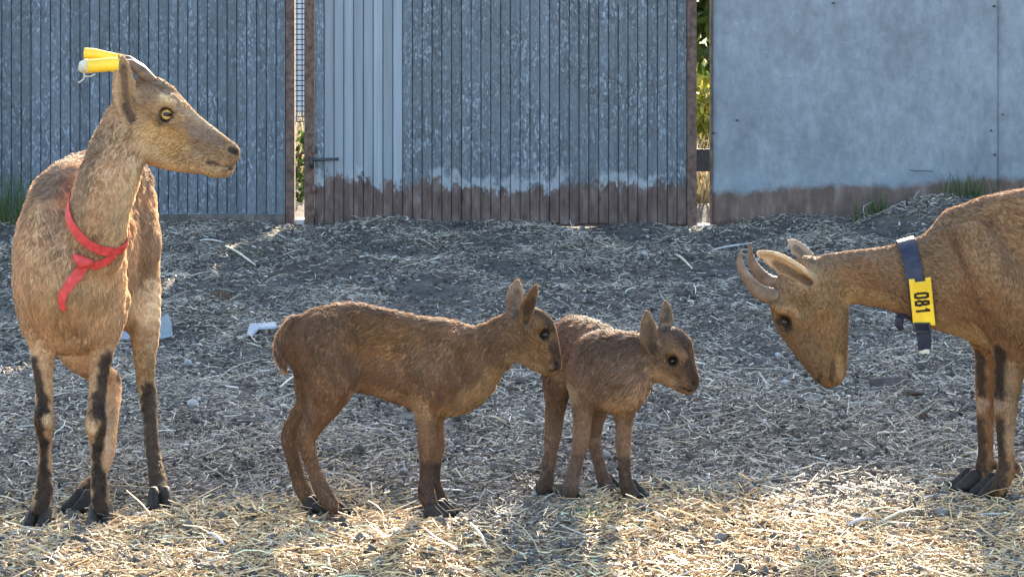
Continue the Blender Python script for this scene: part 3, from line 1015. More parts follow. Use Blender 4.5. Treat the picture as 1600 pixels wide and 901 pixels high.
def build_body(an, root, fur_n, bare=(), clump=0.30, seed=1, width=0.00055, fur_scale=0.9):
    V, Q = an.grow()
    base = np.array(world_loc(root))
    C, L, D, U = an.attributes(V)
    L = np.maximum(L * fur_scale, np.minimum(L, 0.0062))
    N, A = vertex_normals(V, Q)
    me = bpy.data.meshes.new('body')
    me.from_pydata((V - base).tolist(), [], Q.tolist())
    me.shade_smooth()
    at = me.color_attributes.new('coat', 'FLOAT_COLOR', 'POINT')
    at.data.foreach_set('color', np.concatenate([C, np.ones((len(C), 1))], 1).astype(np.float32).ravel())
    me.materials.append(M['coat'])
    body = bpy.data.objects.new('body', me)
    link(body, root)
    # short coat of hair rooted on the skin
    r = np.random.default_rng(seed)
    Lq = L[Q].mean(1)
    wgt = A * np.clip(0.011 / np.maximum(Lq, 0.003), 0.6, 2.2) * (Lq > 0.0012)
    fi = r.choice(len(Q), fur_n, p=wgt / wgt.sum())
    u, v = r.random(fur_n)[:, None], r.random(fur_n)[:, None]
    q = Q[fi]
    bil = lambda X: (X[q[:, 0]] * ((1 - u) * (1 - v)) + X[q[:, 1]] * (u * (1 - v)) + X[q[:, 2]] * (u * v) + X[q[:, 3]] * ((1 - u) * v))
    p, n, d, col = bil(V), bil(N), bil(D), bil(C)
    ln, lift = bil(L[:, None])[:, 0], bil(U[:, None])[:, 0]
    keep = np.ones(fur_n, bool)
    for c, rad in bare:
        keep &= np.linalg.norm(p - np.asarray(c), axis=1) > rad
    p, n, d, col, ln, lift = p[keep], n[keep], d[keep], col[keep], ln[keep], lift[keep]
    m = len(p)
    d = d / (np.linalg.norm(d, axis=1, keepdims=True) + 1e-9)
    d = d + np.array([0, 0, -0.25]) + vnoise(p, 45, seed) * clump + vnoise(p, 260, seed + 5) * clump * 0.8 + r.normal(0, 0.10, (m, 3))
    d = d - n * (d * n).sum(1, keepdims=True)
    d = d / (np.linalg.norm(d, axis=1, keepdims=True) + 1e-9)
    up = np.clip(lift * (1 + vnoise(p, 130, seed + 9)[:, 0] * 0.55 + r.normal(0, 0.25, m)), 0.16, 1.0)[:, None]
    ln = (ln * r.uniform(0.65, 1.25, m))[:, None]
    d1 = d * (1 - up * 0.5) + n * up
    d1 /= np.linalg.norm(d1, axis=1, keepdims=True)
    d2 = d * 1.0 + n * up * 0.35
    d2 /= np.linalg.norm(d2, axis=1, keepdims=True)
    k0 = p - n * 0.0003
    k1 = k0 + d1 * ln * 0.5
    k2 = k1 + d2 * ln * 0.5
    pts = np.stack([k0, k1, k2], 1).reshape(-1, 3) - base
    hc = bpy.data.hair_curves.new('fur')
    hc.add_curves([3] * m)
    hc.attributes['position'].data.foreach_set('vector', pts.astype(np.float32).ravel())
    rad = hc.attributes.get('radius') or hc.attributes.new('radius', 'FLOAT', 'POINT')
    rad.data.foreach_set('value', np.tile(np.array([1.0, 0.85, 0.25]) * width, m).astype(np.float32))
    col = col * (r.uniform(0.72, 1.28, (m, 1)) * (1 + vnoise(p, 60, seed + 3)[:, :1] * 0.16 + vnoise(p - d * (p * d).sum(1, keepdims=True) * 0.82, 330, seed + 4)[:, :1] * 0.42 * np.clip(ln / 0.014, 0.15, 1.1)))
    ca = hc.attributes.new('coat', 'FLOAT_COLOR', 'CURVE')
    ca.data.foreach_set('color', np.concatenate([np.clip(col, 0.003, 0.9), np.ones((m, 1))], 1).astype(np.float32).ravel())
    hc.materials.append(M['fur'])
    fo = bpy.data.objects.new('fur', hc)
    link(fo, body)
    return body

def hoof(root, px, py, heading, s=1.0, split=0.5):
    """cloven hoof standing on the straw at a photo pixel (row of its sole); heading in degrees, 0 = to the right, -90 = at the lens"""
    Y = ground_depth(py)
    c = P(px, py, Y)
    c.z = float(ground_z(c.x, c.y)) + 0.004
    h = math.radians(heading)
    mb = MB()
    for side in (-1, 1):
        a = h + side * math.radians(7) * split
        f = Vector((math.cos(a), math.sin(a), 0)); l = Vector((-math.sin(a), math.cos(a), 0))
        o = c + l * side * 0.0115 * s
        rings = []
        for z, x0, x1, w in ((0.0, -0.026, 0.040, 0.0125), (0.010, -0.026, 0.036, 0.0125), (0.024, -0.024, 0.020, 0.0118), (0.036, -0.020, 0.008, 0.0100), (0.046, -0.012, 0.000, 0.006)):
            ring = []
            for t in range(12):
                an = 2 * math.pi * t / 12
                cx = (x0 + x1) / 2 + (x1 - x0) / 2 * math.cos(an)
                wy = w * math.sin(an) * (1 - 0.45 * max(0, math.cos(an)) ** 2)
                ring.append(o + (f * cx + l * wy) * s + Vector((0, 0, z * s * 0.8)))
            rings.append(ring)
        vs = [v for r in rings for v in r]
        fs = [(i * 12 + t, i * 12 + (t + 1) % 12, (i + 1) * 12 + (t + 1) % 12, (i + 1) * 12 + t) for i in range(4) for t in range(12)]
        fs += [tuple(range(12))[::-1], tuple(48 + t for t in range(12))]
        mb.add(vs, fs)
    return mb.build('hoof', M['hoof'], root, True)

def uv_ball(mb, c, r, axis=None, sq=1.0, nu=20, nvv=12):
    vs, fs = [], []
    for j in range(nvv + 1):
        th = math.pi * j / nvv
        for i in range(nu):
            ph = 2 * math.pi * i / nu
            v = Vector((math.sin(th) * math.cos(ph), math.sin(th) * math.sin(ph), math.cos(th))) * r
            vs.append(Vector(c) + v)
    for j in range(nvv):
        for i in range(nu):
            fs.append((j * nu + i, (j + 1) * nu + i, (j + 1) * nu + (i + 1) % nu, j * nu + (i + 1) % nu))
    mb.add(vs, fs)

def eye(an, root, px, py, r_px, mat, look=None, sink=0.55, slit=True, y0=None, y1=None, tilt=0.0):
    """eyeball in its socket with a level slit pupil"""
    s = an.surf(px, py, y0, y1)
    n = an.grad(s[None])[0]
    r = an.px(r_px)
    c = Vector(s) - Vector(n) * r * sink
    mb = MB(); uv_ball(mb, c, r)
    e = mb.build('eyeball', M[mat], root, True)
    view = Vector(look if look is not None else n).normalized()
    a = Vector((0, 0, 1)).cross(view).normalized(); b_ = view.cross(a)
    a, b_ = a * math.cos(tilt) + b_ * math.sin(tilt), b_ * math.cos(tilt) - a * math.sin(tilt)
    vs, fs = [], []
    nu, nr = 20, 5
    for j in range(nr + 1):
        for i in range(nu):
            t = 2 * math.pi * i / nu
            q = (a * (0.62 if slit else 0.5) * math.cos(t) + b_ * (0.27 if slit else 0.5) * math.sin(t)) * (j / nr + 0.01)
            vs.append(c + (view + q * 1.0).normalized() * r * 1.012)
    for j in range(nr):
        for i in range(nu):
            fs.append((j * nu + i, j * nu + (i + 1) % nu, (j + 1) * nu + (i + 1) % nu, (j + 1) * nu + i))
    mesh_obj('pupil', vs, fs, M['pupil'], e, True)
    return np.array(c), r

def strip(path, normals, width, thick, name, mat, parent=None, origin=None, closed=False, smooth=False):
    """a band laid along a path: width across it, lying against the given normals"""
    path = [Vector(p) for p in path]; normals = [Vector(v).normalized() for v in normals]
    n = len(path); vs, fs = [], []
    for i in range(n):
        a = path[(i - 1) % n] if closed else path[max(i - 1, 0)]
        b = path[(i + 1) % n] if closed else path[min(i + 1, n - 1)]
        t = (b - a).normalized()
        wv = t.cross(normals[i]).normalized()
        w = width[i] if hasattr(width, '__len__') else width
        nn = wv.cross(t).normalized()
        if nn.dot(normals[i]) < 0: nn = -nn
        for s_, o_ in ((-1, 0), (-1, 1), (-.4, 1.1), (.4, 1.1), (1, 1), (1, 0)):
            vs.append(path[i] + wv * w * .5 * s_ + nn * thick * o_)
    m = 6
    for i in range(n if closed else n - 1):
        j = (i + 1) % n
        for k in range(m):
            fs.append((i * m + k, i * m + (k + 1) % m, j * m + (k + 1) % m, j * m + k))
    if not closed:
        fs.append(tuple(range(m))[::-1]); fs.append(tuple((n - 1) * m + k for k in range(m)))
    return mesh_obj(name, vs, fs, mat, parent, smooth, origin)

def ring_on(an, names, C, e1, e2, n, gap=0.003, rmax=0.16):
    """points round the neck where a plane through C meets it"""
    pts, nrm = [], []
    C = np.asarray(C, float)
    for i in range(n):
        t = 2 * math.pi * i / n
        d = np.asarray(e1) * math.cos(t) + np.asarray(e2) * math.sin(t)
        rs = np.linspace(0.01, rmax, 160)
        f = an.at(C + rs[:, None] * d, names)
        k = np.argmax(f > 0) if (f > 0).any() else len(rs) - 1
        p = C + d * (rs[k] + gap)
        pts.append(p); nrm.append(an.grad(p[None], names)[0])
    return pts, nrm

def vec(px, py, Y, q, r, Y2):
    return nv(np.array(P(q, r, Y2)) - np.array(P(px, py, Y)))

TAN, PALE, DARK = (0.44, 0.278, 0.170), (0.66, 0.49, 0.32), (0.028, 0.019, 0.015)
GREYB = (0.20, 0.135, 0.095)

# ------------------------------------------------------------------ goat with the red ribbon, facing the lens, head in profile
def build_left_goat():
    an = Animal(6.0, 0.0038)
    root = empty('goat', P(120, 800, 6.05) * 1.0, 'tan nanny goat at the slatted fence with a red ribbon round its raised neck', 'goat')
    root.location.z = 0
    ax = nv([0.26, 0.96, 0]); lat = [ax[1], -ax[0], 0]
    back = nv([0.25, 0.9, -0.25])
    an.chain('trunk', [(108, 405, 6.10, 134), (126, 398, 6.22, 146), (150, 394, 6.36, 140), (172, 392, 6.50, 122)], 0.025, (lat, 0.50), col=TAN, fur=0.020, flow=(0.1, 0.25, -0.9))
    an.chain('shoulder', [(74, 318, 6.10, 26), (62, 370, 6.06, 32), (59, 440, 6.04, 33), (66, 500, 6.04, 32)], 0.022, col=TAN, fur=0.017, flow=(0, -0.1, -1))
    an.chain('shoulder_b', [(158, 330, 6.10, 24), (164, 390, 6.04, 28), (166, 450, 6.03, 28), (160, 505, 6.03, 27)], 0.014, col=TAN, fur=0.015, flow=(0, -0.1, -1))
    an.chain('brisket', [(112, 440, 5.99, 70), (118, 500, 6.03, 52)], 0.05, (lat, 0.9), col=TAN, fur=0.022, flow=(0, -0.1, -1))
    an.chain('withers', [(108, 300, 6.10, 40), (150, 282, 6.28, 40), (190, 285, 6.48, 45)], 0.05, col=GREYB, fur=0.020, flow=back)
    an.chain('neck', [(144, 385, 5.96, 52), (152, 345, 5.93, 47), (164, 295, 5.94, 47), (185, 235, 5.98, 43), (206, 182, 6.0, 37)], 0.03, ([0, 1, 0], 0.82), col=TAN, fur=0.016, flow=(-0.25, 0, -1), lift=0.3)
    Y = 6.0
    an.chain('head', [(222, 158, Y, 33), (240, 160, Y, 36), (262, 178, Y, 34), (288, 196, Y, 27), (318, 216, Y, 23), (344, 232, Y, 20), (355, 239, Y, 18)], 0.012, col=(0.25, 0.155, 0.09), fur=0.0065, flow=(-1, 0, 0.35), lift=0.15)
    an.chain('crown', [(226, 130, Y - .01, 9), (246, 134, Y - .01, 10), (264, 146, Y - .005, 7)], 0.012, col=(0.20, 0.13, 0.085), fur=0.017, flow=(-0.2, -0.5, -0.9), lift=0.5)
    an.chain('jaw', [(220, 205, Y, 40), (248, 222, Y, 38), (280, 238, Y, 30), (315, 248, Y, 24), (345, 255, Y, 19)], 0.015, ([0, 1, 0], 0.85), col=(0.35, 0.225, 0.13), fur=0.007, flow=(-1, 0, -0.2), lift=0.15)
    an.chain('lip', [(352, 245, Y, 19), (358, 240, Y, 16)], 0.008, col=(0.36, 0.25, 0.17), fur=0.004, flow=(-1, 0, 0), lift=0.1)
    an.chain('chin', [(335, 262, Y, 15), (352, 263, Y, 13)], 0.008, col=PALE, fur=0.006, flow=(-0.5, 0, -1), lift=0.3)
    # brow, eye socket, nostril, mouth
    an.chain('brow', [(248, 160, Y - 0.030, 12), (268, 158, Y - 0.034, 11), (280, 172, Y - 0.028, 9)], 0.010, col=(0.5, 0.36, 0.22), fur=0.006, flow=(-1, 0, .3), lift=0.15)
    an.chain('orbit', [(260, 179, Y - 0.062, 13), (260, 179, Y - 0.040, 11)], 0.006, sub=True)
    an.chain('nostril', [(357, 233, Y - 0.030, 5), (365, 236, Y - 0.022, 5)], 0.004, sub=True)
    an.chain('mouth', [(324, 252, Y - 0.034, 2.2), (345, 260, Y - 0.027, 2.6), (366, 260, Y - 0.012, 2.6)], 0.004, sub=True)
    an.ear('ear', [(206, 188, Y - .034, 14), (198, 166, Y - .042, 18), (195, 137, Y - .048, 18), (192, 106, Y - .050, 12), (188, 82, Y - .048, 3)], (0.30, -1, 0.05), (0.33, 0.215, 0.13), (0.09, 0.058, 0.042), 0.34)
    an.ear('ear_b', [(202, 186, Y + .046, 13), (194, 165, Y + .056, 17), (190, 138, Y + .064, 17), (188, 110, Y + .066, 11), (185, 90, Y + .062, 3)], (0.5, 1, 0.05), (0.33, 0.22, 0.14), (0.10, 0.066, 0.05))
    dn = (0, 0, -1)
    an.chain('foreleg', [(75, 470, 6.06, 48), (68, 525, 6.03, 25), (67, 565, 6.01, 17), (69, 606, 6.0, 13), (69, 636, 5.995, 13), (69, 656, 5.985, 16.5), (70, 683, 5.99, 11.5), (70, 712, 5.99, 10), (69, 745, 5.985, 11.5), (69, 767, 5.98, 14), (64, 784, 5.97, 13), (60, 797, 5.96, 11)], 0.02, col=TAN, fur=0.0075, flow=dn, lift=0.2)
    an.chain('foreleg_b', [(156, 475, 6.08, 48), (159, 530, 6.04, 24), (157, 565, 6.03, 17), (153, 606, 6.02, 14), (151, 640, 6.0, 14), (150, 662, 5.985, 17), (152, 690, 5.99, 11.5), (153, 735, 5.985, 10.8), (156, 765, 5.98, 14), (157, 784, 5.975, 13), (157, 797, 5.97, 11)], 0.02, col=TAN, fur=0.0075, flow=dn, lift=0.2)
    an.chain('thigh', [(186, 380, 6.48, 60), (204, 440, 6.42, 46), (224, 505, 6.36, 26), (226, 555, 6.34, 17.5), (227, 590, 6.36, 14), (231, 615, 6.36, 13.5), (234, 645, 6.31, 11), (237, 690, 6.25, 10.5), (242, 725, 6.21, 11), (246, 748, 6.17, 13), (249, 765, 6.14, 12), (250, 776, 6.13, 10.5)], 0.03, col=(0.36, 0.245, 0.15), fur=0.009, flow=dn, lift=0.22)
    an.chain('thigh_b', [(140, 420, 6.46, 66), (118, 500, 6.40, 45), (120, 548, 6.36, 28), (145, 575, 6.40, 19), (173, 592, 6.46, 14), (177, 612, 6.44, 12), (175, 650, 6.36, 9.5), (169, 705, 6.25, 9.5), (152, 745, 6.19, 11), (130, 768, 6.15, 11.5), (126, 775, 6.14, 10)], 0.03, col=TAN, fur=0.008, flow=dn, lift=0.2)
    an.chain('hip', [(206, 325, 6.45, 32), (216, 385, 6.38, 34)], 0.04, col=TAN, fur=0.012, flow=dn)
    # markings
    an.paint([(52, 560, 6.0), (60, 600, 6.0), (70, 640, 6.0)], DARK, 13, 0.93)
    an.paint([(63, 635, 6.0), (60, 662, 6.0), (65, 690, 6.0)], DARK, 12, 0.92)
    an.paint([(160, 640, 6.0), (160, 668, 6.0), (156, 695, 6.0)], DARK, 12, 0.92)
    an.paint([(69, 690, 5.99), (68, 735, 5.99)], DARK, 10, 0.95)
    an.paint([(69, 740, 5.98), (69, 770, 5.98), (63, 800, 5.97)], DARK, 20, 0.97)
    an.paint([(168, 560, 6.0), (161, 600, 6.0), (153, 645, 6.0)], DARK, 17, 0.93)
    an.paint([(151, 695, 5.99), (152, 735, 5.99)], DARK, 10.5, 0.95)
    an.paint([(154, 745, 5.98), (156, 775, 5.98), (156, 800, 5.97)], DARK, 20, 0.97)
    an.paint([(75, 655, 6.0)], PALE, 11, 0.7); an.paint([(143, 668, 6.0)], PALE, 11, 0.7)
    an.paint([(232, 610, 6.33), (236, 660, 6.28), (240, 720, 6.20), (246, 770, 6.11)], DARK, 19, 0.9)
    an.paint([(150, 752, 6.18), (132, 770, 6.13)], DARK, 18, 0.95)
    an.paint([(186, 590, 6.43)], DARK, 14, 0.7)
    an.paint([(230, 345, 6.38), (235, 430, 6.36)], GREYB, 40, 0.5)
    an.paint([(75, 290, 6.1), (110, 270, 6.2), (140, 262, 6.3), (200, 265, 6.5)], (0.13, 0.095, 0.075), 45, 0.75)
    an.paint([(90, 340, 6.0), (100, 380, 6.0)], (0.26, 0.18, 0.125), 34, 0.5)
    an.paint([(205, 300, 6.4), (222, 360, 6.4), (215, 440, 6.4)], (0.22, 0.15, 0.10), 30, 0.6)
    an.paint([(240, 470, 6.33), (195, 500, 6.2)], PALE, 45, 0.7)
    an.paint([(100, 470, 5.9), (150, 470, 5.92)], (0.47, 0.33, 0.20), 60, 0.5)
    an.paint([(150, 225, 5.95), (128, 285, 5.92), (120, 330, 5.92)], (0.24, 0.16, 0.105), 26, 0.75)
    an.paint([(215, 265, 5.95), (200, 310, 5.9), (180, 370, 5.88)], (0.52, 0.39, 0.25), 30, 0.6)
    an.paint([(228, 215, 5.95), (250, 255, 5.95), (330, 274, 5.98)], (0.50, 0.36, 0.22), 20, 0.65)
    an.paint([(290, 205, 5.97), (325, 225, 5.98)], (0.21, 0.145, 0.105), 26, 0.55)
    an.paint([(255, 150, 5.97), (275, 158, 5.97), (286, 175, 5.97)], (0.62, 0.47, 0.30), 8, 0.7)
    an.paint([(240, 205, 5.95), (275, 225, 5.96)], (0.46, 0.27, 0.12), 26, 0.6)
    an.paint([(305, 205, 5.97), (345, 222, 5.98)], (0.20, 0.15, 0.12), 13, 0.6)
    an.paint([(225, 135, 5.97), (240, 150, 5.96), (215, 160, 5.95)], (0.20, 0.13, 0.085), 16, 0.7)
    an.paint([(240, 125, 6.0), (265, 145, 6.0), (285, 165, 6.0)], (0.17, 0.12, 0.09), 17, 0.75)
    an.paint([(300, 180, 6.0), (340, 203, 6.0)], (0.33, 0.25, 0.18), 14, 0.6)
    an.paint([(360, 233, 5.985), (368, 237, 5.985)], (0.03, 0.02, 0.018), 8, 0.95)
    an.paint([(326, 253, 5.97), (362, 262, 5.985)], (0.05, 0.035, 0.028), 5, 0.9)
    an.paint([(260, 179, 5.955)], (0.02, 0.014, 0.011), 23, 0.97)
    an.paint([(183, 170, 5.95), (182, 120, 5.95)], (0.45, 0.31, 0.20), 8, 0.6)
    c, r = eye(an, root, 260, 179, 12.5, 'eye_amber', look=(0.22, -1, 0.08), sink=0.42, tilt=-0.12)
    eye(an, root, 262, 179, 10.5, 'eye_dark', look=(0.15, 1, 0.0), sink=0.5, y0=6.2, y1=5.9)
    build_body(an, root, 120000, [(c, r * 1.12), (an.snap((361, 234, 6.0)), an.px(8)), (an.snap((345, 260, 6.0)), an.px(4))], seed=11, clump=0.2, fur_scale=0.7)
    for px, py, hd in ((60, 813, -100), (157, 811, -84), (250, 793, -75), (126, 789, -130)):
        hoof(root, px, py, hd, 1.12)
    # ragged tuft between the horns
    # horns sweep back from the brow; yellow tubes are pushed over their tips
    for name, pts in (('horn', [(236, 128, 5.985), (222, 112, 5.98), (205, 100, 5.978), (186, 99, 5.975), (160, 101, 5.97)]),
                      ('horn', [(236, 126, 6.03), (218, 107, 6.04), (200, 94, 6.05), (180, 90, 6.05), (155, 87, 6.05)])):
        b = MB(); b.tube([P(*q) for q in pts], [an.px(x) for x in (10, 9, 7.5, 6, 4)], 12)
        b.build('horn', M['horn'], root, True)
    def tube(path, radii, label):
        b = MB()
        pts = [P(*q) for q in path]; rr = [an.px(x) for x in radii]
        b.tube(pts, rr, 18, cap=False)
        inner = MB(); b.tube(pts[::-1], [x - 0.0016 for x in rr[::-1]], 18, cap=False)
        n = 18; m = len(pts)
        # close both rims between outer and inner skin
        for o1, o2 in ((0, (2 * m - 1) * n), ((m - 1) * n, m * n)):
            pass
        return b
    def cover(path, radii, label):
        g = empty('horn_tube', P(*path[1]), label, 'plastic tube', 'yellow tubes on the horns')
        b = tube(path, radii, label)
        b.build('tube', M['yellow'], g, True)
        return g
    g = cover([(187, 102, 5.955), (170, 101, 5.955), (150, 103, 5.955), (133, 104, 5.955)], [11.5, 11, 10.5, 11], 'lower yellow plastic tube on the goat horn, its open end wound with white tape')
    b = MB(); b.tube([P(138, 103.5, 5.955), P(133, 104, 5.955), P(126, 105, 5.955), P(123.5, 105, 5.955)], [an.px(x) for x in (11.2, 11.0, 9.0, 6)], 14)
    b.build('tape', M['tape'], g, True)
    b = MB(); b.tube([P(131, 113, 5.945), P(133, 120, 5.943), P(142, 119.5, 5.94), P(149, 116, 5.94)], an.px(1.3), 5)
    b.tube([P(132, 116, 5.944), P(131, 123, 5.944), P(127, 127, 5.943), P(122, 130, 5.943)], an.px(1.2), 5)
    b.build('tape_end', M['tape'], g, True)
    g = cover([(190, 91, 6.04), (165, 87.5, 6.04), (145, 84.5, 6.04), (132, 84, 6.04)], [5.5, 7.5, 9, 9], 'upper yellow plastic tube on the goat horn, tapering behind the ear')
    b = MB(); b.tube([P(136, 84.2, 6.04), P(132.6, 84, 6.04)], [an.px(8.2)] * 2, 14)
    b.build('mouth_shade', M['ink_shade'], g, True)  # dark disc stands in for the shaded inside of the tube
    # red ribbon
    A = np.array(P(104, 298, 5.94)); B_ = np.array(P(126, 408, 5.845)); D_ = np.array(P(174, 398, 5.90))
    nrm = nv(np.cross(B_ - A, D_ - A))
    C = np.array(P(148, 352, 5.94)); C = C - nrm * ((C - A) @ nrm)
    e1 = nv(A - C); e2 = np.cross(nrm, e1)
    pts, ns = ring_on(an, {'neck', 'brisket'}, C, e1, e2, 64, 0.004, 0.13)
    col = empty('ribbon_collar', Vector(P(130, 410, 5.83)), 'red ribbon knotted round the neck of the goat with yellow horn tubes', 'ribbon')
    strip(pts, ns, an.px(15), 0.0016, 'band', M['red'], col, closed=True)
    k = an.surf(130, 408, 5.5, 6.3); o = np.array([0, -0.012, 0])
    b = MB()
    b.tube([Vector(k + o) + Vector((-0.016, -0.002, 0.014)), Vector(k + o) + Vector((0, -0.008, 0)), Vector(k + o) + Vector((0.022, -0.002, -0.002))], [0.006, 0.0135, 0.006], 10)
    b.build('knot', M['red'], col, True)
    tail = [(134, 410), (124, 425), (110, 442), (99, 458), (97, 470), (101, 481)]
    tp, tn = [], []
    for i, (x, y) in enumerate(tail):
        s = an.surf(x, y, 5.5, 6.4); n = an.grad(s[None])[0]
        tp.append(s + n * 0.007 + np.array([0, -0.004, 0])); tn.append(n)
    strip(tp, tn, [an.px(v) for v in (12, 17, 16, 13, 11, 7)], 0.0016, 'tail', M['red'], col)
    tail = [(132, 410), (150, 412), (166, 405), (178, 397)]
    tp, tn = [], []
    for i, (x, y) in enumerate(tail):
        s = an.surf(x, y, 5.5, 6.4); n = an.grad(s[None])[0]
        tp.append(s + n * 0.006 + np.array([0, -0.004, 0])); tn.append(n)
    strip(tp, tn, [an.px(v) for v in (10, 15, 14, 8)], 0.0016, 'tail', M['red'], col)
    return an
goat_a = build_left_goat()

KID, KIDP, KIDD = (0.188, 0.108, 0.066), (0.34, 0.225, 0.14), (0.055, 0.036, 0.028)

# ------------------------------------------------------------------ larger kid, in profile
def build_kid():
    an = Animal(6.04, 0.0030)
    Y = 6.06
    root = empty('kid', Vector((P(590, 800, Y).x, Y, 0)), 'larger brown kid in profile with its muzzle at the smaller kid\'s rump', 'kid goat', 'young kids')
    lat = [0, 1, 0]
    an.chain('trunk', [(508, 541, Y, 60), (545, 541, Y, 67), (592, 549, Y, 66), (645, 564, Y, 69), (690, 575, Y, 74), (716, 584, Y, 57)], 0.03, (lat, 0.68), col=KID, fur=0.013, flow=(-1, 0, -0.35))
    an.chain('neck', [(700, 572, Y, 56), (738, 563, Y - 0.01, 45), (770, 543, Y - 0.02, 38.5), (802, 521, Y - 0.03, 34)], 0.03, (lat, 0.75), col=KID, fur=0.014, flow=(-0.7, 0, -0.7))
    h = Y - 0.035
    an.chain('head', [(822, 512, h, 33), (836, 516, h, 31), (848, 538, h, 25), (858, 558, h, 18), (864, 570, h, 13.5)], 0.010, col=(0.17, 0.102, 0.064), fur=0.0055, flow=(-0.4, 0, 1), lift=0.2)
    an.chain('jaw', [(815, 532, h, 30), (835, 552, h, 24), (852, 570, h, 15), (860, 576, h, 11)], 0.012, (lat, 0.85), col=(0.22, 0.13, 0.07), fur=0.006, flow=(-0.7, 0, .7), lift=0.2)
    an.chain('orbit', [(851, 523, h - 0.046, 10), (851, 523, h - 0.032, 9)], 0.006, sub=True)
    an.chain('nostril', [(868, 566, h - 0.020, 3.4), (871, 569, h - 0.012, 3)], 0.003, sub=True)
    an.chain('mouth', [(856, 580, h - 0.022, 1.6), (868, 579, h - 0.012, 1.8)], 0.003, sub=True)
    an.ear('ear', [(818, 504, h - .030, 9), (822, 486, h - .042, 12.5), (830, 466, h - .048, 11), (837, 448, h - .050, 4)], (0.75, -1, 0.1), (0.20, 0.115, 0.065), (0.055, 0.048, 0.036))
    an.ear('ear_b', [(805, 494, h + .030, 10), (803, 475, h + .038, 13.5), (806, 457, h + .042, 12), (808, 441, h + .044, 5)], (0.3, 1, 0.1), (0.22, 0.145, 0.10), (0.08, 0.066, 0.05))
    dn = (0, 0, -1)
    a, b_ = Y - 0.045, Y + 0.045
    an.chain('foreleg', [(676, 590, a, 40), (666, 632, a, 21), (666, 665, a, 14.5), (668, 695, a, 14), (667, 715, a, 11.5), (666, 745, a, 10), (666, 768, a, 13), (671, 784, a - .005, 12), (676, 794, a - .01, 10)], 0.02, col=KID, fur=0.006, flow=dn, lift=0.2)
    an.chain('foreleg_b', [(690, 590, b_, 36), (683, 640, b_, 15), (682, 670, b_, 11.5), (683, 695, b_, 12), (680, 718, b_, 10), (678, 745, b_, 9.5), (680, 766, b_, 12), (687, 780, b_ - .005, 11), (691, 790, b_ - .01, 9.5)], 0.02, col=KID, fur=0.006, flow=dn, lift=0.2)
    an.chain('shoulder', [(700, 542, a - .004, 20), (690, 575, a - .012, 26), (674, 610, a - .006, 23)], 0.026, col=KID, fur=0.010, flow=(-0.2, 0, -1))
    an.chain('haunch', [(522, 528, a - .006, 28), (508, 562, a - .014, 32), (512, 598, a - .010, 28)], 0.022, col=KID, fur=0.010, flow=(-0.2, 0, -1))
    an.chain('thigh', [(512, 540, a + .01, 50), (518, 585, a, 42), (508, 625, a, 28), (492, 656, a, 18.5), (479, 682, a, 14.5), (483, 708, a, 11.5), (492, 738, a, 10), (503, 764, a, 12), (513, 780, a - .005, 11.5), (518, 788, a - .01, 9.5)], 0.02, col=KID, fur=0.010, flow=(-0.1, 0, -1), lift=0.25)
    an.chain('thigh_b', [(506, 540, b_ - .01, 46), (498, 590, b_, 38), (485, 630, b_, 22), (466, 655, b_, 16), (452, 682, b_, 12.5), (457, 710, b_, 10.5), (466, 745, b_, 9.5), (473, 764, b_, 11.5), (482, 780, b_ - .005, 10.5), (487, 787, b_ - .01, 9)], 0.02, col=KID, fur=0.009, flow=(-0.1, 0, -1), lift=0.25)
    an.chain('tail', [(462, 506, Y, 14), (446, 522, Y, 11), (439, 546, Y, 10), (441, 564, Y, 7), (446, 575, Y, 3)], 0.012, (lat, 0.6), col=(0.18, 0.115, 0.075), fur=0.022, flow=(0.05, 0, -1), lift=0.25)
    # markings: paler belly, throat and inner legs, darker back stripe and shins
    an.paint([(560, 612, Y - 0.05), (620, 632, Y - 0.05), (660, 640, Y - 0.05)], KIDP, 26, 0.75)
    an.paint([(700, 640, Y - 0.05), (735, 625, Y - 0.06), (775, 590, Y - 0.07)], (0.36, 0.23, 0.13), 34, 0.7)
    an.paint([(800, 560, h - 0.03), (830, 575, h - 0.02)], KIDP, 22, 0.7)
    an.paint([(600, 525, Y - .07), (560, 525, Y - .07)], (0.29, 0.15, 0.07), 50, 0.55)
    an.paint([(640, 530, Y - .07), (720, 540, Y - .06)], (0.25, 0.135, 0.07), 45, 0.4)
    an.paint([(470, 490, Y), (560, 472, Y), (680, 498, Y), (740, 505, Y), (800, 480, h)], (0.13, 0.085, 0.062), 22, 0.6)
    an.paint([(667, 735, a - .02), (668, 770, a - .02), (676, 800, a - .02)], KIDD, 24, 0.85)
    an.paint([(680, 735, b_), (680, 770, b_), (690, 800, b_)], KIDD, 22, 0.85)
    an.paint([(500, 760, a - .02), (518, 795, a - .02)], (0.14, 0.09, 0.065), 22, 0.7)
    an.paint([(510, 565, a - .03), (555, 580, a - .02)], (0.13, 0.08, 0.05), 30, 0.5)
    an.paint([(825, 478, h), (850, 492, h), (862, 510, h)], (0.07, 0.044, 0.032), 18, 0.75)
    an.paint([(866, 545, h), (872, 568, h)], (0.06, 0.038, 0.03), 14, 0.8)
    an.paint([(860, 579, h), (871, 577, h)], (0.02, 0.014, 0.012), 4, 0.9)
    an.paint([(868, 567, h)], (0.015, 0.011, 0.01), 6, 0.95)
    an.paint([(838, 500, h), (845, 540, h)], (0.24, 0.13, 0.06), 14, 0.5)
    an.paint([(851, 523, h - 0.038)], (0.016, 0.011, 0.009), 14, 0.94)
    c, r = eye(an, root, 851, 523, 8.8, 'eye_dark', sink=0.35, slit=False)
    eye(an, root, 851, 523, 8.6, 'eye_dark', sink=0.6, slit=False, y0=6.3, y1=5.95)
    build_body(an, root, 80000, [(c, r * 1.08), (an.snap((869, 567, h)), an.px(5))], seed=21)
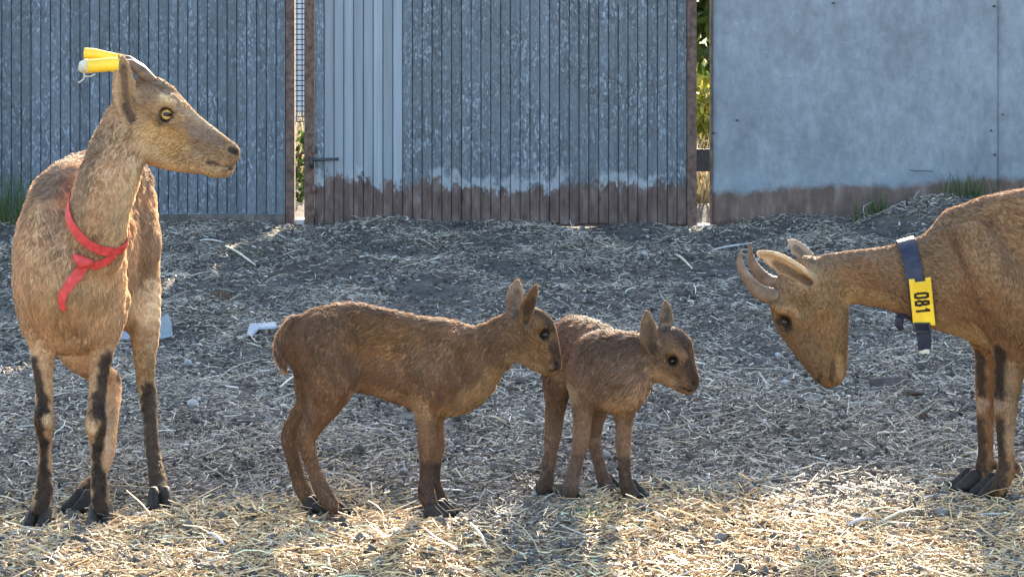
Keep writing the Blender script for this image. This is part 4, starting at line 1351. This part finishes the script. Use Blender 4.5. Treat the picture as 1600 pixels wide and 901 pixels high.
    for px, py, hd, s in ((680, 808, -18, .86), (694, 800, -14, .80), (522, 798, -18, .84), (490, 796, -14, .80)):
        hoof(root, px, py, hd, s)
    return an
kid_a = build_kid()

# ------------------------------------------------------------------ smaller kid, three-quarter view
def build_small_kid():
    an = Animal(6.16, 0.0030)
    root = empty('kid', Vector((P(935, 775, 6.18).x, 6.18, 0)), 'smaller woolly kid standing in front of the other kid\'s muzzle, looking right', 'kid goat', 'young kids')
    ax = nv(np.array(P(965, 585, 6.10)) - np.array(P(893, 550, 6.30))); ax[2] = 0; ax = nv(ax)
    lat = [ax[1], -ax[0], 0]
    bk = (-ax[0], -ax[1], -0.4)
    C2 = (0.19, 0.122, 0.083)
    an.chain('trunk', [(898, 548, 6.31, 53), (912, 556, 6.25, 58), (938, 572, 6.18, 62), (962, 585, 6.12, 58), (975, 592, 6.08, 46)], 0.03, (lat, 0.72), col=C2, fur=0.015, flow=bk)
    an.chain('shoulder', [(925, 562, 6.12, 36), (930, 600, 6.11, 34)], 0.03, (lat, 0.7), col=C2, fur=0.014, flow=(-0.1, 0, -1))
    an.chain('neck', [(962, 575, 6.11, 50), (992, 564, 6.09, 41), (1015, 556, 6.08, 35), (1032, 550, 6.08, 32)], 0.03, ([0, 1, 0], 0.85), col=C2, fur=0.017, flow=(-0.5, 0, -1), lift=0.45)
    h = 6.07
    an.chain('head', [(1040, 543, h, 32), (1050, 546, h - .01, 32), (1062, 568, h - .018, 24), (1074, 588, h - .026, 17), (1080, 598, h - .030, 12)], 0.010, col=(0.15, 0.09, 0.056), fur=0.006, flow=(-0.5, 0, 1), lift=0.2)
    an.chain('jaw', [(1036, 566, h, 29), (1052, 585, h - .01, 20), (1068, 600, h - .022, 13), (1075, 605, h - .026, 10)], 0.012, col=(0.21, 0.13, 0.08), fur=0.006, flow=(-0.7, 0, .7), lift=0.2)
    an.chain('orbit', [(1051, 564, h - 0.056, 10), (1051, 564, h - 0.038, 9)], 0.006, sub=True)
    an.chain('nostril', [(1081, 597, h - 0.050, 3.2), (1085, 599, h - 0.042, 3)], 0.003, sub=True)
    an.chain('mouth', [(1064, 604, h - 0.044, 1.6), (1074, 611, h - 0.038, 1.8), (1082, 611, h - 0.03, 1.8)], 0.003, sub=True)
    an.ear('ear', [(1021, 550, h - .030, 10), (1015, 531, h - .044, 14.5), (1013, 510, h - .050, 12.5), (1011, 489, h - .052, 4)], (0.25, -1, 0.1), (0.19, 0.125, 0.085), (0.045, 0.04, 0.032))
    an.ear('ear_b', [(1040, 517, h + .022, 8), (1041, 501, h + .030, 10.5), (1041, 486, h + .034, 9), (1040, 473, h + .036, 3.5)], (0.3, 1, 0.1), (0.19, 0.13, 0.09), (0.06, 0.055, 0.04))
    dn = (0, 0, -1)
    an.chain('foreleg', [(918, 588, 6.11, 34), (912, 625, 6.12, 20), (910, 655, 6.125, 14), (908, 684, 6.13, 13), (903, 710, 6.135, 10.5), (896, 740, 6.14, 9.8), (892, 758, 6.14, 12), (891, 769, 6.14, 10.5)], 0.02, col=C2, fur=0.0065, flow=dn, lift=0.2)
    an.chain('foreleg_b', [(973, 605, 6.09, 33), (976, 635, 6.10, 18.5), (975, 662, 6.11, 13), (974, 690, 6.115, 12), (975, 718, 6.12, 9.5), (977, 745, 6.12, 9.3), (981, 762, 6.12, 11.5), (986, 774, 6.12, 10)], 0.02, col=C2, fur=0.0065, flow=dn, lift=0.2)
    an.chain('thigh', [(884, 560, 6.28, 40), (872, 600, 6.26, 23), (868, 635, 6.26, 15), (865, 668, 6.26, 13), (861, 700, 6.25, 9.8), (856, 735, 6.235, 9.2), (853, 752, 6.23, 11), (852, 760, 6.23, 9.5)], 0.02, col=C2, fur=0.010, flow=dn, lift=0.25)
    an.chain('thigh_b', [(930, 590, 6.30, 40), (934, 630, 6.29, 20), (930, 660, 6.30, 12.5), (928, 685, 6.31, 11), (934, 715, 6.285, 9), (940, 738, 6.26, 9), (945, 752, 6.25, 10.5), (949, 759, 6.245, 9)], 0.02, col=C2, fur=0.0065, flow=dn, lift=0.2)
    an.chain('tail', [(868, 520, 6.36, 9), (862, 540, 6.375, 9), (860, 560, 6.375, 6)], 0.01, col=(0.15, 0.1, 0.07), fur=0.018, flow=dn)
    an.paint([(960, 635, 6.05), (1000, 612, 6.03), (1020, 590, 6.04)], KIDP, 26, 0.75)
    an.paint([(1020, 590, h - .02), (1050, 600, h - .03)], KIDP, 18, 0.7)
    an.paint([(880, 590, 6.22), (893, 615, 6.2)], (0.38, 0.29, 0.21), 22, 0.6)
    an.paint([(895, 498, 6.3), (945, 512, 6.18), (985, 530, 6.1), (1015, 520, 6.07)], (0.13, 0.095, 0.075), 20, 0.55)
    an.paint([(1045, 512, h), (1066, 520, h - .01), (1074, 540, h - .01)], (0.06, 0.044, 0.036), 20, 0.8)
    an.paint([(1078, 575, h - .02), (1088, 600, h - .03)], (0.06, 0.04, 0.032), 13, 0.8)
    an.paint([(1066, 605, h), (1080, 611, h)], (0.02, 0.014, 0.012), 4, 0.9)
    an.paint([(1083, 598, h)], (0.015, 0.011, 0.01), 6, 0.95)
    an.paint([(1048, 545, h - .035), (1068, 556, h - .03)], (0.32, 0.2, 0.12), 10, 0.5)
    an.paint([(1035, 570, h - .045)], (0.15, 0.10, 0.07), 10, 0.5)
    an.paint([(1051, 564, h - 0.045)], (0.016, 0.011, 0.009), 14, 0.94)
    an.paint([(898, 725, 6.12), (890, 775, 6.12)], (0.11, 0.075, 0.06), 24, 0.75)
    an.paint([(976, 730, 6.10), (985, 780, 6.10)], KIDD, 24, 0.8)
    an.paint([(856, 740, 6.22), (851, 765, 6.21)], (0.13, 0.09, 0.07), 20, 0.7)
    an.paint([(942, 745, 6.24), (950, 765, 6.23)], (0.13, 0.09, 0.07), 20, 0.7)
    c, r = eye(an, root, 1051, 564, 9.0, 'eye_dark', sink=0.35, slit=False)
    eye(an, root, 1060, 560, 8.6, 'eye_dark', sink=0.6, slit=False, y0=6.3, y1=5.95)
    build_body(an, root, 80000, [(c, r * 1.08), (an.snap((1083, 598, h)), an.px(4.5))], clump=0.36, seed=31)
    for px, py, hd, s in ((889, 782, -60, .84), (989, 787, -40, .84), (851, 769, -70, .8), (951, 768, -40, .8)):
        hoof(root, px, py, hd, s)
    return an
kid_b = build_small_kid()

# ------------------------------------------------------------------ grazing goat with the numbered collar
def build_right_goat():
    an = Animal(6.2, 0.0040)
    Y = 6.22
    BR = (0.222, 0.122, 0.066)
    root = empty('goat', Vector((P(1700, 775, Y).x, Y, 0)), 'brown horned goat with lowered head wearing a collar numbered 081', 'goat')
    lat = [0, 1, 0]
    an.chain('trunk', [(1562, 428, Y, 104), (1620, 422, Y, 118), (1720, 424, Y + .01, 126), (1840, 420, Y + .02, 130), (1950, 418, Y + .03, 112)], 0.04, (lat, 0.62), col=BR, fur=0.013, flow=(1, 0, -0.5))
    an.chain('withers', [(1500, 366, Y, 42), (1560, 340, Y, 34), (1640, 328, Y, 30)], 0.04, (lat, 0.7), col=BR, fur=0.012, flow=(1, 0, -0.2))
    an.chain('neck', [(1545, 440, Y, 92), (1500, 438, Y, 84), (1455, 438, Y, 70), (1405, 434, Y - .005, 52), (1350, 433, Y - .01, 43), (1300, 434, Y - .015, 38)], 0.03, (lat, 0.72), col=BR, fur=0.010, flow=(1, 0, -0.25), lift=0.25)
    h = Y - 0.02
    an.chain('head', [(1262, 436, h, 36), (1242, 458, h, 36), (1240, 492, h, 33), (1256, 528, h, 27), (1274, 560, h, 22), (1290, 584, h, 18), (1296, 590, h, 15)], 0.012, col=(0.155, 0.092, 0.050), fur=0.006, flow=(-0.3, 0, 1), lift=0.15)
    an.chain('jaw', [(1280, 455, h, 40), (1290, 490, h, 36), (1296, 525, h, 29), (1303, 560, h, 21), (1307, 582, h, 15)], 0.015, (lat, 0.85), col=(0.185, 0.112, 0.062), fur=0.006, flow=(0, 0, 1), lift=0.15)
    an.chain('brow', [(1212, 478, h - .035, 9), (1232, 486, h - .040, 10), (1246, 500, h - .036, 8)], 0.010, col=(0.155, 0.092, 0.050), fur=0.005, flow=(0, 0, 1), lift=0.15)
    an.chain('orbit', [(1227, 503, h - 0.060, 11), (1227, 503, h - 0.036, 9)], 0.006, sub=True)
    an.chain('nostril', [(1283, 582, h - 0.030, 5), (1279, 592, h - 0.022, 5)], 0.004, sub=True)
    an.chain('cheek', [(1262, 500, h - .026, 14), (1284, 478, h - .030, 16)], 0.014, col=(0.19, 0.115, 0.062), fur=0.006, flow=(0, 0, 1), lift=0.15)
    an.chain('mouth', [(1302, 562, h - 0.030, 3.2), (1301, 583, h - 0.024, 3.6), (1296, 602, h - 0.014, 3.6)], 0.004, sub=True)
    an.ear('ear', [(1266, 438, h - .040, 12), (1242, 424, h - .058, 16.5), (1213, 407, h - .066, 16), (1188, 396, h - .066, 6)], (-0.25, -1, -0.55), (0.44, 0.31, 0.20), (0.07, 0.044, 0.030), 0.5)
    an.ear('ear_b', [(1270, 409, h + .036, 9), (1256, 396, h + .048, 12), (1243, 385, h + .054, 11), (1235, 378, h + .056, 5)], (0.0, 1, -0.5), (0.36, 0.27, 0.2), (0.1, 0.07, 0.05))
    dn = (0, 0, -1)
    a, b_ = Y - 0.06, Y + 0.03
    an.chain('foreleg', [(1590, 480, a + .01, 66), (1582, 545, a, 33), (1576, 590, a, 22), (1572, 628, a, 18.5), (1571, 662, a, 15), (1572, 705, a, 12), (1573, 730, a, 14.5), (1566, 750, a - .005, 13), (1558, 764, a - .01, 11.5)], 0.03, col=BR, fur=0.007, flow=dn, lift=0.2)
    an.chain('foreleg_b', [(1552, 490, b_, 50), (1544, 545, b_, 22), (1542, 590, b_, 18), (1541, 622, b_, 16), (1540, 655, b_, 13.5), (1540, 700, b_, 11.5), (1539, 726, b_, 13.5), (1531, 744, b_ - .005, 12), (1523, 757, b_ - .01, 11)], 0.03, col=BR, fur=0.007, flow=dn, lift=0.2)
    an.chain('shoulder', [(1520, 372, a - .02, 26), (1545, 420, a - .042, 34), (1568, 475, a - .035, 36), (1588, 515, a - .015, 30)], 0.030, col=BR, fur=0.010, flow=(0.4, 0, -1))
    for nm, yy in (('thigh', a - .01), ('thigh_b', b_ + .04)):
        an.chain(nm, [(1955, 430, yy, 80), (1950, 510, yy, 60), (1965, 575, yy, 30), (1990, 625, yy, 20), (1980, 670, yy, 15), (1970, 720, yy, 14), (1966, 745, yy, 16), (1956, 760, yy, 14)], 0.03, col=BR, fur=0.009, flow=dn, lift=0.2)
    an.chain('dewclaw', [(1587, 727, a, 5), (1591, 734, a, 3.5)], 0.004, col=(0.03, 0.022, 0.018), fur=0.001, flow=dn)
    an.chain('dewclaw_b', [(1553, 722, b_, 4.5), (1556, 729, b_, 3.5)], 0.004, col=(0.03, 0.022, 0.018), fur=0.001, flow=dn)
    an.chain('tail', [(2040, 370, Y + .03, 18), (2062, 380, Y + .03, 14), (2075, 405, Y + .03, 8)], 0.02, col=(0.12, 0.08, 0.06), fur=0.02, flow=dn)
    an.paint([(1440, 500, Y - .06), (1490, 520, Y - .05), (1530, 530, Y - .05)], (0.40, 0.27, 0.15), 36, 0.7)
    an.paint([(1330, 465, Y - .05), (1390, 475, Y - .05)], (0.40, 0.26, 0.14), 26, 0.65)
    an.paint([(1290, 400, Y), (1400, 383, Y), (1470, 348, Y), (1550, 302, Y), (1700, 292, Y)], (0.17, 0.115, 0.08), 30, 0.6)
    an.paint([(1420, 420, Y - .07), (1560, 400, Y - .1)], (0.22, 0.14, 0.085), 60, 0.5)
    an.paint([(1529, 550, b_), (1533, 612, b_)], DARK, 13, 0.9)
    an.paint([(1562, 550, a), (1560, 618, a)], DARK, 17, 0.9)
    an.paint([(1530, 660, b_), (1530, 730, b_ - .01), (1518, 760, b_ - .02)], DARK, 15, 0.85)
    an.paint([(1562, 660, a - .01), (1563, 735, a - .02), (1552, 765, a - .02)], DARK, 17, 0.9)
    an.paint([(1588, 728, a - .01), (1552, 730, b_)], DARK, 10, 0.7)
    an.paint([(1560, 632, a - .02), (1532, 632, b_)], (0.36, 0.26, 0.19), 14, 0.7)
    an.paint([(1580, 570, a - .03), (1580, 700, a - .03)], (0.36, 0.25, 0.16), 14, 0.5)
    an.paint([(1225, 520, h), (1255, 560, h - .01), (1275, 595, h - .01)], (0.13, 0.085, 0.055), 22, 0.6)
    an.paint([(1301, 566, h), (1300, 594, h)], (0.05, 0.034, 0.026), 6.5, 0.65)
    an.paint([(1282, 586, h), (1279, 597, h)], (0.03, 0.022, 0.018), 7, 0.9)
    an.paint([(1310, 560, h), (1315, 595, h)], (0.34, 0.22, 0.12), 8, 0.6)
    an.paint([(1215, 450, h - .02), (1200, 470, h)], (0.17, 0.115, 0.08), 22, 0.6)
    an.paint([(1300, 450, h - .045), (1300, 500, h - .05)], (0.23, 0.14, 0.075), 26, 0.6)
    an.paint([(1250, 520, h - .04), (1270, 540, h - .035)], (0.11, 0.068, 0.042), 15, 0.5)
    an.paint([(1215, 485, h), (1235, 480, h), (1248, 492, h)], (0.30, 0.19, 0.11), 7, 0.6)
    an.paint([(1230, 504, h - .042)], (0.02, 0.014, 0.011), 21, 0.95)
    an.paint([(1258, 424, h - .05), (1215, 398, h - .07)], (0.55, 0.41, 0.27), 8, 0.7)
    c, r = eye(an, root, 1227, 503, 9.0, 'eye_dark', look=(-0.1, -1, 0.1), sink=0.35, tilt=0.9)
    eye(an, root, 1215, 503, 9.0, 'eye_dark', look=(-0.3, 1, 0.1), sink=0.6, y0=6.5, y1=6.1)
    build_body(an, root, 120000, [(c, r * 1.08), (an.snap((1281, 590, h)), an.px(6)), (an.snap((1299, 583, h)), an.px(5))], seed=41, clump=0.2, fur_scale=0.72)
    for px, py, hd, s in ((1549, 779, 200, 1.2), (1512, 771, 195, 1.15), (1946, 775, 183, 1.0), (1946, 764, 183, 1.0)):
        hoof(root, px, py, hd, s)
    for pts in ([(1214, 464, h - .018), (1192, 458, h - .020), (1174, 444, h - .022), (1161, 425, h - .022), (1156, 408, h - .020), (1157, 391, h - .018)],
                [(1222, 446, h + .030), (1203, 442, h + .034), (1187, 428, h + .036), (1177, 412, h + .036), (1172, 396, h + .034), (1173, 379, h + .032)]):
        q = [Vector(P(*w)) for w in pts]; rr = (14, 12.5, 10, 7.5, 5, 1.2); fine, fr_ = [], []
        for i in range(len(q) - 1):
            for j in range(8):
                u = j / 8
                a0, a1, a2, a3 = q[max(i - 1, 0)], q[i], q[i + 1], q[min(i + 2, len(q) - 1)]
                fine.append(0.5 * (2 * a1 + (a2 - a0) * u + (2 * a0 - 5 * a1 + 4 * a2 - a3) * u * u + (3 * a1 - a0 - 3 * a2 + a3) * u ** 3))
                fr_.append(an.px((rr[i] * (1 - u) + rr[i + 1] * u) * (1 + 0.05 * math.sin(j * math.pi * 0.75 + i))))
        fine.append(q[-1]); fr_.append(an.px(1.0))
        b = MB(); b.tube(fine, fr_, 14)
        b.build('horn', M['horn'], root, True)
    # collar
    C = P(1425, 440, Y - .003)
    e1 = vec(1436, 512, Y, 1414, 376, Y); e2 = np.array([0.0, -1.0, 0.0])
    pts, ns = ring_on(an, {'neck'}, C, e1, e2, 72, 0.004, 0.16)
    col = empty('collar', Vector(P(1441, 510, Y - .05)), 'blue-black strap collar with a yellow plate numbered 081', 'collar')
    strip(pts, ns, an.px(27), 0.003, 'strap', M['strap'], col, closed=True)
    # plate lies against the near side of the neck
    cpx, cpy = 1440, 469
    s = an.surf(cpx, cpy, 5.9, 6.4, {'neck', 'trunk', 'foreleg'}); n = an.grad(s[None], {'neck'})[0]
    n = nv([n[0] * .25, n[1], n[2] * .6])
    dn_ = vec(1435.5, 431, Y, 1443.5, 507, Y); dn_ = nv(dn_ - n * (dn_ @ n)); rt = np.cross(dn_, n)
    if rt[0] < 0: rt = -rt
    hw, hh = an.px(17), an.px(38.5)
    o = np.array(P(cpx, cpy, s[1])) + n * 0.014
    oy = [(-1, -1), (-.52, -1), (-.46, -.86), (.46, -.86), (.52, -1), (1, -1), (1, 1), (.62, 1), (.52, .87), (-.52, .87), (-.62, 1), (-1, 1)]
    vs, fs = [], []
    for side in (0, 1, 2):
        sh = (1.0, 1.0, 0.94)[side]; off = (-0.002, 0.001, 0.0022)[side]
        for a_, b2 in oy:
            vs.append(o + rt * hw * (a_ * sh) + dn_ * hh * (b2 * (1 - (1 - sh) * .45)) + n * off)
    k = len(oy)
    for lay in range(2):
        for i in range(k):
            fs.append((lay * k + i, lay * k + (i + 1) % k, (lay + 1) * k + (i + 1) % k, (lay + 1) * k + i))
    fs.append(tuple(range(k))[::-1]); fs.append(tuple(2 * k + i for i in range(k)))
    plate = mesh_obj('number_plate', vs, fs, M['yellow'], col)
    bm = bmesh.new(); bm.from_mesh(plate.data); bmesh.ops.recalc_face_normals(bm, faces=bm.faces[:]); bmesh.ops.triangulate(bm, faces=bm.faces[:]); bm.to_mesh(plate.data); bm.free()
    # digits, read from top to bottom: built as flat raised strokes
    seg = {'0': [[(-.8, .55), (-.8, -.55), (-.5, -.95), (.5, -.95), (.8, -.55), (.8, .55), (.5, .95), (-.5, .95), (-.8, .55)]],
           '8': [[(-.62, .5), (-.4, .95), (.4, .95), (.62, .5), (.45, .05), (-.45, .05), (-.62, .5)], [(-.45, .05), (-.8, -.4), (-.5, -.95), (.5, -.95), (.8, -.4), (.45, .05)]],
           '1': [[(-.45, .5), (.1, .95), (.1, -.95)]]}
    b = MB()
    for i, ch in enumerate('081'):
        cen = o + dn_ * hh * (-0.30 + 0.315 * i) + n * 0.0024
        gw, gh, sw = hh * 0.115, hw * 0.60, an.px(1.9)
        for line in seg[ch]:
            for (x0, y0), (x1, y1) in zip(line[:-1], line[1:]):
                p = cen + dn_ * gw * x0 + rt * gh * y0; q = cen + dn_ * gw * x1 + rt * gh * y1
                d = nv(q - p); w = np.cross(n, d) * sw; e = d * sw * .7
                top = n * 0.0006
                qd = [p - e - w, q + e - w, q + e + w, p - e + w]
                b.add([Vector(v) for v in qd] + [Vector(v + top) for v in qd], [(4, 5, 6, 7), (0, 1, 5, 4), (1, 2, 6, 5), (2, 3, 7, 6), (3, 0, 4, 7), (3, 2, 1, 0)])
    b.build('number', M['ink_shade'], plate)
    ye = s[1]
    ends = [[(1441, 503, ye - .006), (1442, 515, ye - .002), (1444, 530, ye), (1444, 546, ye + .004)],
            [(1436, 508, ye + .05), (1424, 497, ye + .04), (1412, 490, ye + .035), (1406, 497, ye + .03), (1405, 508, ye + .03), (1410, 515, ye + .03)]]
    for i, pts in enumerate(ends):
        nn = [(0.25, -1, 0)] * len(pts) if i == 0 else [(0.1, -0.5, 1), (0, -.5, 1), (-.3, -.6, 1), (-1, -.7, .4), (-1, -.8, 0), (-1, -.8, -.5)]
        strip([P(*q) for q in pts], nn, [an.px(v) for v in ((25, 24, 23, 20) if i == 0 else (14, 16, 17, 17, 15, 10))], 0.003, 'strap_end', M['strap'], col)
    b = MB()
    for dx in (-1, 1):
        b.tube([P(1440 + dx * 12, 505, ye - .014), P(1441 + dx * 12, 518, ye - .012)], an.px(1.6), 6)
    for py in (505, 518):
        b.tube([P(1428, py, ye - .013), P(1453, py, ye - .013)], an.px(1.6), 6)
    b.build('buckle', M['darksteel'], col, True)
    b = MB(); q = P(1444, 548, ye + .004); b.box(q.x - .011, q.x + .011, q.y - .004, q.y + .002, q.z - .005, q.z + .004, .001)
    b.build('strap_tip', M['tape'], col)
    return an
goat_b = build_right_goat()

# ------------------------------------------------------------------ litter one can pick out
def lie(px, py, dz=0.0):
    Y = ground_depth(py); p = P(px, py, Y); p.z = float(ground_z(p.x, Y)) + dz
    return p

def stalk(px0, py0, px1, py1, r_px, label, col, lift=0.012, name='straw_stalk'):
    a, b_ = lie(px0, py0, lift), lie(px1, py1, lift)
    m = a.lerp(b_, .5) + Vector((0, 0, 0.006))
    mb = MB(); r = r_px * a.y / F
    mb.tube([a, a.lerp(m, .5) + Vector((0.001, 0, .002)), m, b_.lerp(m, .5), b_], [r * .8, r, r, r * .9, r * .6], 6)
    o = mb.build(name, col, None, True, origin=m)
    return describe(o, label, 'stalk', 'long pale stalks on the pen floor')
M['stalk'] = plain('dry_stalk', (0.58, 0.50, 0.36), 0.6, 0, 0.35, 0.3, 80, 0.3)
M['stalk_grey'] = plain('grey_stalk', (0.46, 0.44, 0.41), 0.6, 0, 0.35, 0.3, 80, 0.3)
stalk(352, 405, 399, 415, 1.9, 'pale straw stalk on dark ground below the gap between post and gate', M['stalk'])
stalk(312, 390, 350, 391.5, 1.5, 'thin grey stalk lying level below the foot of the slatted panel', M['stalk_grey'])
stalk(883, 446, 915, 472, 2.0, 'pale stalk pointing down above the smaller kid\'s back', M['stalk'])
stalk(1095, 387, 1175, 385, 1.6, 'long grey stalk just above the grazing goat\'s horn tips', M['stalk_grey'])
stalk(1450, 302, 1480, 292, 2.0, 'stout stalk leaning at the rusty foot of the sheet wall', M['stalk_grey'], 0.02)
stalk(1055, 415, 1082, 423, 1.8, 'short pale stalk on dark ground below the gate\'s right stile', M['stalk'])
stalk(760, 870, 735, 842, 2.3, 'golden stalk sticking up from the sunlit straw in front of the larger kid', M['stalk'], 0.02)
stalk(1325, 830, 1372, 815, 3.0, 'thick grey stalk in front of the sunlit patch at the grazing goat', M['stalk_grey'])
stalk(325, 842, 352, 862, 2.6, 'short grey stalk on the straw in front of the goat with the red ribbon', M['stalk_grey'])
stalk(1435, 800, 1370, 822, 2.2, 'long buff stalk beside the thick grey one in front of the grazing goat', M['stalk'])
stalk(300, 480, 390, 481, 2.4, 'long pale stalk lying level behind the larger kid\'s tail', M['stalk_grey'])
stalk(343, 605, 408, 604, 2.0, 'dark twig lying level left of the larger kid\'s tail', M['oldwood'], name='twig')
stalk(545, 335 + 60, 548, 440, 1.6, 'upright-lying pale stalk above the larger kid\'s rump', M['stalk_grey'])
stalk(562, 427, 610, 412, 1.6, 'slanting pale stalk below the smooth pale slats of the gate', M['stalk_grey'])

def scrap(outline, dz, bulge, mat, name, label, cat, tilt=0.0):
    """a bent thin piece with real thickness: outline of photo pixels on the ground, top edge raised by tilt"""
    pts = [lie(x, y, dz) for x, y in outline]
    c = sum(pts, Vector()) / len(pts)
    ymax = max(y for x, y in outline)
    th = Vector((0, 0.002, 0.003))
    top = [p + Vector((0, 0, bulge * math.sin(i * 1.7))) for i, p in enumerate(pts)]
    vs = [p + th for p in top] + [p - th for p in top] + [c + th + Vector((0, 0, bulge * 1.5)), c - th + Vector((0, 0, bulge * 1.5))]
    n = len(pts); fs = []
    for i in range(n):
        j = (i + 1) % n
        fs += [(i, j, 2 * n), (n + j, n + i, 2 * n + 1), (i, n + i, n + j, j)]
    return describe(mesh_obj(name, vs, fs, mat, origin=c), label, cat)
# standing scrap behind the goat's hind leg
def standing_scrap():
    Y = ground_depth(527)
    base = [(180, 530), (185, 517), (252, 492), (262, 489), (268, 505), (270, 525), (250, 529)]
    vs = [P(x, y, Y + 0.012 * math.sin(x * .1)) for x, y in base]
    vs = vs + [v + Vector((0, 0.004, 0)) for v in vs]
    n = len(base)
    fs = [tuple(range(n)), tuple(range(n, 2 * n))[::-1]] + [(i, (i + 1) % n, n + (i + 1) % n, n + i) for i in range(n)]
    describe(mesh_obj('plastic_scrap', vs, fs, M['paper'], origin=lie(225, 528)), 'pale blue plastic scrap standing in the straw behind the goat with the red ribbon', 'scrap')
standing_scrap()
scrap([(386, 548), (390, 538), (430, 537), (432, 543), (405, 545), (395, 550)], 0.016, 0.004, M['paper'], 'plastic_scrap', 'flat pale blue plastic scrap left of the larger kid\'s tail', 'scrap')
b = MB(); q = P(1440, 267, FENCE_Y - 0.026)
b.tube([q + Vector((-.045, 0, .004)), q + Vector((-.02, -.004, -.001)), q + Vector((.02, -.003, .002)), q + Vector((.045, 0, -.003))], 0.0016, 5)
describe(b.build('wire', M['darksteel'], origin=q), 'short rusty wire stuck level on the sheet wall above its rust', 'wire')

def lump(px, py, w_px, h_px, mat, name, label, cat, seed):
    r = np.random.default_rng(seed)
    p = lie(px, py); s = p.y / F
    bm = bmesh.new(); bmesh.ops.create_icosphere(bm, subdivisions=3, radius=1)
    vs = np.array([v.co[:] for v in bm.verts]); bm.verts.index_update()
    fs = [[v.index for v in f.verts] for f in bm.faces]; bm.free()
    vs = vs * (1 + vnoise(vs, 2.2, seed)[:, :1] * 0.28 + vnoise(vs, 7, seed + 1)[:, :1] * 0.07)
    vs = vs * np.array([w_px * .5 * s, w_px * .4 * s, h_px * .5 * s]) + np.array(p) + np.array([0, 0, h_px * .3 * s])
    return describe(mesh_obj(name, vs.tolist(), fs, mat, None, True, origin=p), label, cat)
M['dung'] = plain('dung', (0.085, 0.058, 0.042), 0.9, 0, 0.15, 0.5, 120, 0.9)
lump(345, 500, 26, 22, M['dung'], 'dung_clod', 'brown clod on the straw between the goat with the red ribbon and the larger kid', 'clod', 3)
lump(1445, 656, 18, 17, M['dung'], 'dung_clod', 'dark round clod on the straw left of the grazing goat\'s legs', 'clod', 4)
lump(1420, 622, 34, 14, M['dung'], 'dung_clod', 'flat dark clod below the wood chunk', 'clod', 5)
lump(1355, 790, 14, 10, M['stone'], 'stone', 'small grey stone at the sunlit patch in front of the grazing goat', 'stone', 6)
lump(632, 355, 12, 8, M['stone'], 'stone', 'small pale stone on dark soil below the gate', 'stone', 7)
lump(294, 562, 14, 11, M['stone'], 'stone', 'rounded pale stone right of the goat with the red ribbon', 'stone', 8)
lump(1225, 600, 16, 9, M['stone'], 'stone', 'pale stone beside the grazing goat\'s lowered muzzle', 'stone', 9)
def wood_chunk():
    Y = ground_depth(600); s = Y / F
    a, b_ = lie(1357, 601, 0.016), lie(1424, 599, 0.018)
    mb = MB()
    d = (b_ - a).normalized()
    for k in range(5):
        o = Vector((0, random.uniform(-.012, .012), random.uniform(-.006, .012)))
        mb.tube([a + o + d * random.uniform(0, .012), a.lerp(b_, .5) + o + Vector((0, 0, random.uniform(-.002, .002))), b_ + o - d * random.uniform(0, .02)], [.007, .009, .0055], 5)
    describe(mb.build('wood_chunk', M['oldwood'], origin=a.lerp(b_, .5)), 'split dark wood chunk lying on the straw behind the grazing goat\'s muzzle', 'wood')
wood_chunk()
